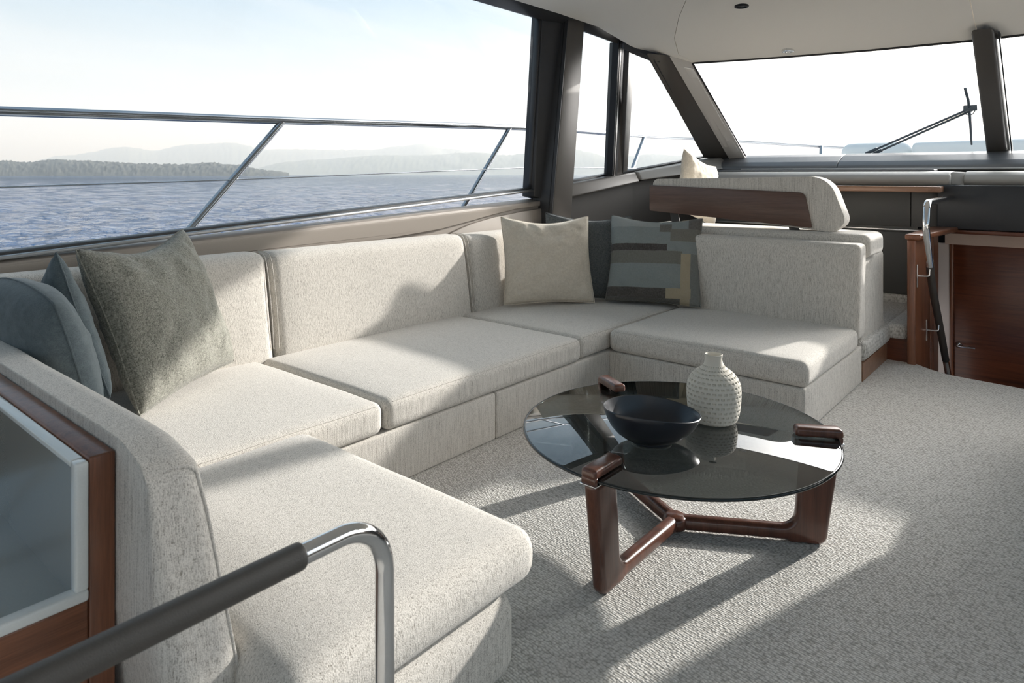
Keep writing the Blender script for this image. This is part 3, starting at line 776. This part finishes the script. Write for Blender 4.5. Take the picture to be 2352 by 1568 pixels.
backs = [o for o in sofa.children if o.name.startswith('back_cushion')]
def seam(pts, mat, par): tube('seam', pts, .0026, mat, par, 6)
for y, bi in ((1.958, 0), (1.990, 1), (3.490, 1), (3.522, 2)):
    seam(smooth_path([(-3.315, y, .42), (-3.335, y, .6), (-3.372, y, .80), (-3.405, y, .90), (-3.455, y, .921), (-3.53, y, .922)], 5), FAB_Y, backs[bi])

# ------------------------------------------------------------------ throw pillows
def pillow(name, label, mat, base, yaw, lean_, roll_, w, h, thick=.17, dent=.07, seed=0, wr=.006, sag=0., rnd=0.):
    n = 44; verts = []; faces = []
    def P(u, v, s):
        ax = 1 - .085 * (1 - v * v); ay = 1 - .075 * (1 - u * u)
        x = u * w / 2 * ax; y = v * h / 2 * ay
        if rnd: x *= math.sqrt(1 - rnd * v * v / 2); y *= math.sqrt(1 - rnd * u * u / 2)
        else:
            k = (u * v) ** 4
            x *= 1 - .03 * k; y *= 1 - .03 * k
        if v > 0: y -= dent * h * .5 * v * (1 - u * u) ** 1.5
        e = max(0, (1 - abs(u) ** 2.4)) * max(0, (1 - abs(v) ** 2.4))
        t = thick / 2 * e ** .44
        t *= 1 + .12 * noise.noise(Vector((u * 1.3 + seed, v * 1.3, s * 3)))
        nn = noise.noise(Vector((u * 4 + seed * 3.1, v * 4, s * 5))) + .5 * noise.noise(Vector((u * 9, v * 9 + seed, s * 2)))
        # pull lines running in from the corners
        cr = abs(abs(u) - abs(v)); rr_ = math.hypot(u, v)
        t += wr * (nn + math.exp(-(cr / .12) ** 2) * math.sin(rr_ * 22 + seed) * .8 * max(0, rr_ - .5)) * min(1, e * 4)
        z = s * t
        z += sag * (v * v) * .5
        return Vector((x, y + h / 2, z))
    for s in (1, -1):
        for i in range(n + 1):
            for j in range(n + 1):
                a = -1 + 2 * i / n; b = -1 + 2 * j / n
                a = math.copysign(abs(a) ** .8, a); b = math.copysign(abs(b) ** .8, b)
                verts.append(P(a, b, s))
    m = (n + 1) ** 2
    for k in (0, m):
        for i in range(n):
            for j in range(n):
                q = k + i * (n + 1) + j
                faces.append([q, q + n + 1, q + n + 2, q + 1])
    me = bpy.data.meshes.new(name)
    me.from_pydata(verts, [], faces)
    bm = bmesh.new(); bm.from_mesh(me); bmesh.ops.remove_doubles(bm, verts=bm.verts, dist=1e-5)
    bmesh.ops.recalc_face_normals(bm, faces=bm.faces); bm.to_mesh(me); bm.free()
    me.polygons.foreach_set('use_smooth', [True] * len(me.polygons))
    me.materials.append(mat)
    o = bpy.data.objects.new(name, me); COL.objects.link(o)
    nn = Vector((math.cos(yaw), math.sin(yaw), 0)); r = Vector((-math.sin(yaw), math.cos(yaw), 0))
    u = math.cos(lean_) * Vector((0, 0, 1)) - math.sin(lean_) * nn
    r2 = math.cos(roll_) * r + math.sin(roll_) * u; u2 = -math.sin(roll_) * r + math.cos(roll_) * u
    w2 = r2.cross(u2)
    mt = Matrix((r2, u2, w2)).transposed().to_4x4(); mt.translation = Vector(base)
    o.matrix_world = mt
    # piped edge
    edge = [P(math.copysign(abs(t) ** .8, t), -1, 0) for t in [-1 + 2 * i / n for i in range(n)]] + [P(1, math.copysign(abs(t) ** .8, t), 0) for t in [-1 + 2 * i / n for i in range(n)]] + \
           [P(-math.copysign(abs(t) ** .8, t), 1, 0) for t in [-1 + 2 * i / n for i in range(n)]] + [P(-1, -math.copysign(abs(t) ** .8, t), 0) for t in [-1 + 2 * i / n for i in range(n)]]
    pe = tube('seam', edge, .0035, mat, None, 6, True)
    c = Vector(pe.location)
    pe.parent = o; pe.location = c
    tag(o, label, 'pillow', 'throw pillows')
    return o

def patch_mat():
    m = M('patchwork_linen')
    tc = m.N('ShaderNodeTexCoord'); sep = m.N('ShaderNodeSeparateXYZ'); m.L(tc.outputs['Object'], sep.inputs[0])
    W = .673; Hh = .659
    u = m.math('ADD', m.math('DIVIDE', sep.outputs['X'], W), .5); v = m.math('DIVIDE', sep.outputs['Y'], Hh)
    # seams bow a little
    v = m.math('ADD', v, m.math('MULTIPLY', m.math('MULTIPLY', u, u), -.03))
    def msk(u0, u1, v0, v1):
        a = m.math('MULTIPLY', m.math('GREATER_THAN', u, u0), m.math('LESS_THAN', u, u1))
        b = m.math('MULTIPLY', m.math('GREATER_THAN', v, v0), m.math('LESS_THAN', v, v1))
        return m.math('MULTIPLY', a, b)
    col = (.215, .240, .235)
    for r_, c in [((-1, .57, .86, 2), (.30, .32, .31)), ((.55, .68, .80, .90), (.125, .115, .10)), ((.86, 2, .84, 2), (.115, .105, .095)),
                  ((.67, 2, .69, .84), (.165, .155, .13)), ((-1, .64, .575, .655), (.045, .036, .032)), ((-1, .80, .43, .575), (.150, .145, .122)),
                  ((-1, .64, .06, .165), (.062, .052, .046)), ((-1, 2, -1, .06), (.085, .080, .07)), ((.89, 2, -1, .55), (.17, .175, .165)),
                  ((.79, .89, -1, .55), (.36, .30, .205)), ((.64, .90, .06, .165), (.36, .30, .205))]:
        col = m.mix(msk(*r_), col, c)
    a = m.noise(m.coords((900, 60, 40)), 1, 2, .6); b = m.noise(m.coords((60, 900, 40)), 1, 2, .6)
    h = m.math('ADD', m.math('MULTIPLY', a, .5), m.math('MULTIPLY', b, .5))
    col = m.mix(m.math('MULTIPLY', m.math('SUBTRACT', h, .42, True), .8), col, (.55, .55, .52))
    return m.principled(col, .9, 0, m.bump(h, .3, .002), Sheen_Weight=.15, Specular_IOR_Level=.2)
PATCH = patch_mat()

pillow('throw_pillow', 'large grey-green tweed pillow propped in the sofa beside the blue ones', TWEED, (-3.035, 1.40, .405), .561, .376, .039, .72, .72, .25, .15, 1, .012)
pillow('throw_pillow', 'cream linen pillow in the sofa corner, in front of the charcoal one', LIN_CREAM, (-3.017, 4.002, .392), -.688, .273, -.005, .70, .67, .20, .12, 2, .014)
pillow('throw_pillow', 'patchwork pillow of grey, brown and tan linen strips', PATCH, (-2.427, 4.45, .399), -1.127, .36, -.026, .70, .68, .19, .09, 3, .011)
pillow('throw_pillow', 'charcoal woven pillow half hidden between the cream and patchwork pillows', CHARC_F, (-2.90, 4.32, .395), -.86, .25, -.04, .69, .67, .15, .10, 4)
pillow('throw_pillow', 'slate blue pillow with one corner standing up against the window wall', LIN_BLUE, (-3.02, .99, .41), R(90), .20, -.40, .60, .60, .16, .10, 5)
pillow('throw_pillow', 'slate blue rounded pillow leaning over the near back cushion', LIN_BLUE, (-2.84, .845, .40), R(90), .24, .0, .86, .62, .23, .0, 6, .007, 0., .72)
pillow('throw_pillow', 'cream pillow standing on the bench beyond the walnut headrest', LIN_CREAM, (-2.50, 5.37, .965), -.1, .14, -.30, .52, .56, .19, .10, 7, .011)

# ------------------------------------------------------------------ coffee table
TC = Vector((-1.2, 2.38, 0)); TZ = .392
ct = empty('coffee_table', TC); tag(ct, 'round smoked glass coffee table on three walnut legs', 'table')
lathe('glass_top', [(.0, -.012), (.565, -.012), (.571, -.010), (.572, -.006), (.571, -.002), (.567, 0), (.0, 0)][1:-1], (TC.x, TC.y, TZ), SMOKED, ct, 128)
tube('glass_edge', [(TC.x + .5725 * math.cos(a), TC.y + .5725 * math.sin(a), TZ - .006) for a in [2 * math.pi * i / 128 for i in range(128)]], .0058, SMOKED_EDGE, ct, 8, True)
for k in range(3):
    a = R(-90 + 120 * k); d = Vector((math.cos(a), math.sin(a), 0)); t = Vector((-d.y, d.x, 0))
    def P(r, z, s): return TC + d * r + t * s + Vector((0, 0, z))
    out = rounded_outline([(.588, TZ - .016), (.535, 0), (.415, 0), (.395, .008), (-.012, .008), (-.012, .060), (.425, .060), (.452, TZ - .016)],
                          [0, .035, .02, .03, 0, 0, .05, 0], 6)
    tk = .0255
    bm = hexa_bm([P(r, z, -tk) for r, z in out], [P(r, z, tk) for r, z in out])
    es = [e for e in bm.edges if e.calc_face_angle(0) > R(40)]
    bmesh.ops.bevel(bm, geom=es, offset=.021, segments=5, profile=.5, affect='EDGES', clamp_overlap=True)
    lg = bm_obj('leg', bm, TABLEWOOD, ct, True, 50)
    b = [P(.450, 0, -.031), P(.592, 0, -.031), P(.592, 0, .031), P(.450, 0, .031)]
    up_ = lambda q, z: [p + Vector((0, 0, z)) for p in q]
    bq = [P(.443, 0, -.0295), P(.594, 0, -.0295), P(.594, 0, .0295), P(.443, 0, .0295)]
    hexa('clamp_ring', up_(bq, TZ - .020), up_(bq, TZ - .0155), STEEL, lg, .001)
    bq = [P(.545, 0, -.029), P(.592, 0, -.029), P(.592, 0, .029), P(.545, 0, .029)]
    hexa('clamp', up_([P(.425, 0, -.029), P(.594, 0, -.029), P(.594, 0, .029), P(.425, 0, .029)], TZ + .001), up_([P(.430, 0, -.028), P(.590, 0, -.028), P(.590, 0, .028), P(.430, 0, .028)], TZ + .034), TABLEWOOD, lg, .011, 4)
    hexa('clamp_block', up_([P(.574, 0, -.027), P(.590, 0, -.027), P(.590, 0, .027), P(.574, 0, .027)], TZ - .016), up_([P(.574, 0, -.027), P(.590, 0, -.027), P(.590, 0, .027), P(.574, 0, .027)], TZ + .006), TABLEWOOD, lg, .003)

lathe('hub', [(.001, .008), (.034, .008), (.044, .016), (.047, .034), (.045, .048), (.040, .056), (.030, .0605), (.001, .0615)], (TC.x, TC.y, 0), TABLEWOOD, ct, 40)

# bowl
BC = Vector((-1.196, 2.185, TZ + .0005))
fwv = Vector((-math.sin(R(40.2)), math.cos(R(40.2)), 0)); rtv = Vector((math.cos(R(40.2)), math.sin(R(40.2)), 0))
bprof = [(.0, 0), (.058, 0), (.068, .002), (.070, .006), (.070, .009), (.095, .018), (.122, .036), (.142, .058), (.155, .082), (.163, .103), (.167, .117), (.165, .1195), (.161, .118),
         (.155, .103), (.146, .082), (.132, .059), (.110, .038), (.075, .022), (.03, .016), (.0, .015)]
def bowl_fn(p, r, a, z):
    ax = math.cos(a); ay = math.sin(a)
    wob = 1 + .05 * math.cos(2 * a + .6) + .02 * math.cos(3 * a)
    f = z / .12
    sx = .97 * (1 + .02 * f); sy = .86
    off = rtv * (r * ax * sx * wob) + fwv * (r * ay * sy * wob)
    zz = z * (1 - .10 * ax * f - .05 * math.cos(2 * a + .5) * f)
    return BC + off + Vector((0, 0, zz))
bowl = lathe('bowl', bprof[1:-1], BC, CERAMIC_D, None, 72, bowl_fn)
tag(bowl, 'wide dark navy ceramic bowl on the smoked glass table', 'bowl')

# vase with rows of square dimples
VC = Vector((-1.115, 2.535, TZ + .0005))
pts = [(.060, 0), (.076, .003), (.088, .012), (.0975, .045), (.1015, .085), (.103, .120), (.101, .148), (.092, .175), (.074, .198), (.054, .213), (.041, .225), (.0345, .238), (.032, .250), (.0325, .262), (.034, .270)]
prof = smooth_path([(r, 0, z) for r, z in pts], 12); prof = [(p.x, p.z) for p in prof]
# resample by arc length
acc = [0]
for i in range(1, len(prof)): acc.append(acc[-1] + math.hypot(prof[i][0] - prof[i - 1][0], prof[i][1] - prof[i - 1][1]))
NR = 17 * 6
def at(s):
    for i in range(1, len(prof)):
        if acc[i] >= s:
            t = (s - acc[i - 1]) / max(1e-9, acc[i] - acc[i - 1]); return (prof[i - 1][0] + (prof[i][0] - prof[i - 1][0]) * t, prof[i - 1][1] + (prof[i][1] - prof[i - 1][1]) * t)
    return prof[-1]
rows = [at(acc[-1] * i / NR) for i in range(NR + 1)]
SEG = 30 * 6
vv = []; ff = []
for i, (r, z) in enumerate(rows):
    row = i // 6; kin = i % 6
    for k in range(SEG):
        a = 2 * math.pi * k / SEG
        kk = (k + (3 if row % 2 else 0)) % 6
        dim = 1 if (kin in (2, 3) and kk in (1, 2, 3) and 0 < row < 15) else 0
        rr_ = r - (.006 if dim else 0) * min(1, r / .06)
        vv.append(VC + Vector((rr_ * math.cos(a + R(3)), rr_ * math.sin(a + R(3)), z * .955)))
n_out = len(rows)
inner = [(.031, .2715), (.0285, .268), (.027, .25), (.030, .235), (.06, .20)]
for r, z in inner:
    for k in range(SEG):
        a = 2 * math.pi * k / SEG; vv.append(VC + Vector((r * math.cos(a), r * math.sin(a), z * .955)))
for i in range(n_out + len(inner) - 1):
    for k in range(SEG):
        ff.append([i * SEG + k, i * SEG + (k + 1) % SEG, (i + 1) * SEG + (k + 1) % SEG, (i + 1) * SEG + k])
ff.append(list(range(SEG))[::-1]); ff.append([(n_out + len(inner) - 1) * SEG + k for k in range(SEG)])
vase = mesh_obj('vase', vv, ff, CERAMIC_W, None, True, 40)
tag(vase, 'pale bottle shaped ceramic vase with rows of dimples behind the navy bowl', 'vase')

# ------------------------------------------------------------------ near console with white lined well, and handrail
cs = empty('console', (-2.2, .4, 0)); tag(cs, 'mahogany console with a white lined open well behind the near back cushion', 'console')
box('end_board', -3.35, -1.55, .504, .554, 0, .775, MAHOG_Z, cs, .005, 2)
box('side_board', -1.60, -1.55, -.50, .503, 0, .487, MAHOG_Y, cs, .004)
box('aft_board', -3.35, -1.55, -.55, -.50, 0, .775, MAHOG_Z, cs, .005)
box('outer_board', -3.35, -3.30, -.50, .503, 0, .775, MAHOG_Y, cs, .004)
box('liner_wall', -3.30, -1.575, .484, .5035, .44, .755, SHADED_GLOSS, cs)
box('liner_wall', -3.30, -1.575, -.4995, -.48, .44, .755, SHADED_GLOSS, cs)
box('liner_floor', -3.29, -1.576, -.48, .484, .46, .490, SHADED_GLOSS, cs)
box('liner_lip', -1.578, -1.545, -.4995, .5035, .487, .511, WHITE_GLOSS, cs, .006, 3)
box('liner_lip', -3.30, -1.575, .478, .5035, .755, .770, WHITE_GLOSS, cs, .005, 3)
box('liner_lip', -1.577, -1.546, .478, .5035, .509, .770, WHITE_GLOSS, cs, .006, 3)

hr = empty('handrail', (-.916, .745, 0)); tag(hr, 'chrome handrail with a dark leather grip in the near corner of the picture', 'handrail')
hp = fillet([(-.916, .575, .77), (-.916, .748, .77), (-.916, .748, 0)], .092, 14)
tube('chrome_bend', hp, .0165, STEEL, hr, 24)
tube('leather_grip', [(-.916, -.55, .77), (-.916, .578, .77), (-.916, .584, .77), (-.916, .587, .77)], lambda t: .0205 if t < .5 else (.0203 if t < .8 else .0185), GRIP, hr, 24)
tube('chrome_post', fillet([(-.916, -.54, .77), (-.916, -.70, .77), (-.916, -.70, 0)], .09, 8), .0165, STEEL, hr, 20)
lathe('foot_plate', [(.001, 0), (.045, 0), (.045, .005), (.02, .008), (.001, .008)], (-.916, .748, 0), STEEL, hr, 28)

# ------------------------------------------------------------------ outside: decks, rail, sun pads, wiper
deck = empty('deck', (-3.0, 6, .4)); tag(deck, 'white side deck and foredeck outside the windows', 'deck', kind='structure')
box('side_deck', -4.6, -3.80, -4, 7.4, .35, .45, PAINT, deck)
prism('foredeck', [(-4.5, 7.4), (-3.7, 10.2), (-2.6, 12.4), (-.62, 13.6), (1.4, 12.4), (2.5, 10.2), (3.3, 7.4), (1.9, 7.75), (-.62, 7.85), (-3.2, 7.75)], 1.30, 1.42, 'z', PAINT, deck)
prism('hull_side', [(-4, -2.4), (7.4, -2.4), (7.4, .44), (-4, .44)], -4.62, -4.56, 'x', PAINT, deck)

gr = empty('guard_rail', (-4.3, 3, .45)); tag(gr, 'polished steel guard rail with raked stanchions outside the windows', 'railing')
rail = smooth_path([(-4.3, -3.5, 1.53), (-4.3, .99, 1.676), (-4.3, 2.61, 1.725), (-4.3, 5.46, 1.816), (-4.2, 7.51, 1.826), (-3.9, 8.9, 1.828), (-3.3, 10.6, 1.79), (-2.7, 11.9, 1.76), (-1.9, 12.7, 1.75)], 8)
tube('top_rail', rail, .0265, RAILSTEEL, gr, 16)
for (tx, ty, tz, bx_, by, bz) in ((-4.3, .2, 1.65, -4.22, -.9, .45), (-4.3, 2.61, 1.722, -4.19, 1.40, .45), (-4.3, 5.05, 1.795, -4.22, 3.80, .45), (-4.2, 7.51, 1.82, -4.05, 6.55, .86), (-3.12, 11.0, 1.78, -3.08, 10.8, 1.42)):
    tube('stanchion', [(tx, ty, tz), (bx_, by, bz)], .0235, RAILSTEEL, gr, 14)
tube('wire', smooth_path([(-4.25, -2.5, 1.19), (-4.25, .98, 1.283), (-4.25, 2.18, 1.313), (-4.25, 4.45, 1.389), (-4.2, 5.6, 1.42), (-4.12, 7.1, 1.42), (-3.6, 9.6, 1.43)], 5), .0048, RAILSTEEL, gr, 8)

PADM = plain('white_sunpad_vinyl', (.86, .86, .84), .6)
def pad(lo, hi, r, label):
    o = rbox('sun_pad', lo, hi, r, PADM, None, 4, 6, puff(lo, hi, .02)); tag(o, label, 'sun pad', 'foredeck sun pads')
pad((-2.50, 9.6, 1.42), (-1.66, 10.6, 1.745), .12, 'pale rounded sun pad at the rail end of the foredeck')
pad((-1.64, 9.4, 1.42), (1.2, 10.6, 1.735), .06, 'wide pale sun pad on the foredeck behind the wiper')

wp = empty('wiper', (-1.79, 7.66, 1.55)); tag(wp, 'black twin arm windscreen wiper parked outside the windscreen', 'wiper')
def on_screen(x, z, off=.05):
    return Vector((x, 7.60 - (z - 1.54) * .915 + off, z))
BLK = plain('black_wiper_metal', (.03, .045, .06), .45)
for dx, dz in ((0, 0), (.045, -.014)):
    a = on_screen(-1.735 + dx, 1.56 + dz, .06); b = on_screen(-.80 + dx * .3, 1.94 + dz, .06)
    tube('arm', [a, a.lerp(b, .12), a.lerp(b, .121), b], lambda t: .016 if t < .4 else .0105, BLK, wp, 10)
tube('blade', [on_screen(-.829, 2.103, .05), on_screen(-.815, 2.0, .05), on_screen(-.818, 1.861, .05), on_screen(-.829, 1.624, .05)], lambda t: .012 if t < .7 else .008, BLK, wp, 8)
box('blade_head', -.86, -.755, 7.27, 7.31, 1.915, 1.965, BLK, wp, .006)
tube('hose', smooth_path([(-.86, 7.29, 1.93), (-.85, 7.30, 1.89), (-.80, 7.30, 1.88), (-.77, 7.29, 1.92)], 5), .004, BLK, wp, 6)

# ------------------------------------------------------------------ sea, headland, mountains
SEA_Z = -2.6
def sea_mat():
    m = M('sea_water')
    tc = m.N('ShaderNodeTexCoord')
    mp = m.N('ShaderNodeMapping'); mp.inputs['Scale'].default_value = (1.0, .55, 1); mp.inputs['Rotation'].default_value = (0, 0, R(40)); m.L(tc.outputs['Object'], mp.inputs[0])
    a = m.noise(mp.outputs[0], .9, 4, .6, .4); b = m.noise(mp.outputs[0], 3.4, 3, .55)
    c = m.noise(mp.outputs[0], .22, 2, .5)
    h = m.math('ADD', m.math('ADD', m.math('MULTIPLY', a, .9), m.math('MULTIPLY', b, .30)), m.math('MULTIPLY', c, .9))
    return m.principled((.020, .055, .125), .06, 0, m.bump(h, 1.0, 1.2), IOR=1.33, Specular_IOR_Level=.42)
SEA = sea_mat()
def build_sea():
    NA, NRg = 640, 230
    v = []; f = []
    r = 6.0; radii = []
    while r < 40000 and len(radii) < NRg:
        radii.append(r); r *= 1 + .018 + .03 * max(0, len(radii) - 110) / 120
    radii.append(45000)
    for i, r in enumerate(radii):
        sp = r * 2 * math.pi / NA
        for k in range(NA):
            a = 2 * math.pi * k / NA
            x, y = r * math.cos(a), r * math.sin(a); z = 0
            if r < 900:
                for wl_, am, dx, dy in ((.9, .05, .8, .6), (1.9, .11, .55, .83), (3.7, .17, .7, .7), (7.5, .22, .3, .95)):
                    if wl_ > sp * 1.6:
                        z += am * noise.noise(Vector(((x * dx + y * dy) / wl_ * 2, (-x * dy + y * dx) / wl_ * .8, wl_)))
            v.append((x, y, z + SEA_Z))
    nr = len(radii)
    for i in range(nr - 1):
        for k in range(NA):
            f.append([i * NA + k, (i + 1) * NA + k, (i + 1) * NA + (k + 1) % NA, i * NA + (k + 1) % NA])
    o = mesh_obj('sea', v, f, SEA, None, True)
    tag(o, 'rippled blue sea stretching to the horizon', 'sea', kind='structure')
build_sea()

def ridge(name, prof, dist, depth, mat, label, rough, seed, step=4):
    """prof: (bearing pixel, height pixel) pairs of the skyline; built as a real hill range at its distance"""
    fw = Vector((-math.sin(R(40.2)), math.cos(R(40.2)), 0)); rt = Vector((math.cos(R(40.2)), math.sin(R(40.2)), 0))
    xs = []; x = prof[0][0]
    while x <= prof[-1][0]: xs.append(x); x += step
    def hy(x):
        for (a, ha), (b, hb) in zip(prof, prof[1:]):
            if a <= x <= b:
                t = (x - a) / (b - a); t = t * t * (3 - 2 * t); return ha + (hb - ha) * t
        return 0
    v = []; f = []; NJ = 35
    for x in xs:
        d = (fw + rt * (x - 1176) / 1568)
        hz = max(0.0, hy(x)) / 1568 * dist + (1.35 - SEA_Z) * 0
        hz += rough * .5 * noise.noise(Vector((x * .035, seed, 0))) * min(1, hy(x) / 8)
        for j in range(NJ):
            t = j / (NJ - 1) * 2 - 1
            k = 1 - t * t
            dd = dist + depth * t
            p = d * dd
            bump_ = rough * (noise.noise(Vector((x * .10, j * .75, seed))) + .7 * noise.noise(Vector((x * .24, j * 1.6, seed + 4)))) * min(1, hy(x) / 6) * min(1, k * 3)
            v.append((p.x, p.y, SEA_Z - 2 + max(0, (hz + 4) * k + bump_) + 3.95 * k))
    n = len(xs)
    for i in range(n - 1):
        for j in range(NJ - 1):
            f.append([i * NJ + j, (i + 1) * NJ + j, (i + 1) * NJ + j + 1, i * NJ + j + 1])
    o = mesh_obj(name, v, f, mat, None, True)
    tag(o, label, 'hills', kind='structure')
def hill_mat(name, c0, c1, sc):
    m = M(name); n = m.noise(m.coords((sc, sc, sc)), 1, 5, .6)
    return m.principled(m.mix(n, c0, c1), .95)
HILL = hill_mat('wooded_hillside', (.05, .075, .05), (.13, .14, .09), .01)
HEAD = hill_mat('headland_trees', (.018, .024, .02), (.06, .062, .05), .05)
ridge('headland', [(-700, 24), (-300, 26), (0, 27), (60, 25), (130, 31), (180, 29), (240, 26), (300, 22), (420, 19), (480, 24), (540, 19), (600, 9), (640, 4), (665, 1)], 1700, 200, HEAD, 'low wooded headland on the left of the horizon', 4.5, 3.3, 2)
ridge('hills', [(430, 2), (580, 12), (660, 27), (720, 32), (870, 42), (960, 42), (1090, 48), (1160, 42), (1220, 47), (1310, 57), (1350, 50), (1400, 36), (1440, 40), (1500, 45), (1560, 41), (1620, 40), (1760, 30), (1900, 14)], 4700, 800, HILL, 'nearer hazy blue hills behind the window pillar', 7, 8.1, 3)
ridge('mountains', [(-500, 6), (-100, 10), (60, 26), (150, 42), (290, 61), (350, 53), (430, 66), (530, 71), (610, 56), (680, 56), (740, 54), (850, 55), (920, 63), (965, 68), (1030, 56), (1090, 50), (1250, 30), (1500, 10)], 7200, 1200, HILL, 'faint pale mountain range along the horizon', 14, 5.2, 3)

# sea haze: a real bank of thin scattering air over the water to port
def haze():
    m = M('sea_haze')
    s = m.N('ShaderNodeVolumeScatter'); s.inputs['Color'].default_value = (.74, .86, 1, 1); s.inputs['Density'].default_value = .00030
    s.inputs['Anisotropy'].default_value = .15
    m.L(s.outputs[0], m.out.inputs['Volume'])
    pts = [(-150, 150), (-150, 9000), (-12000, 14000), (-14000, 150)]
    pts = [(-200, 300), (-60, 500), (-500, 9000), (-6000, 13000), (-14000, 9000), (-14000, -3500), (-5000, -1500)]
    o = prism('haze', pts, SEA_Z + .5, 620, 'z', m.m)
    tag(o, 'thin bright haze lying over the distant water', 'haze', kind='stuff')
haze()
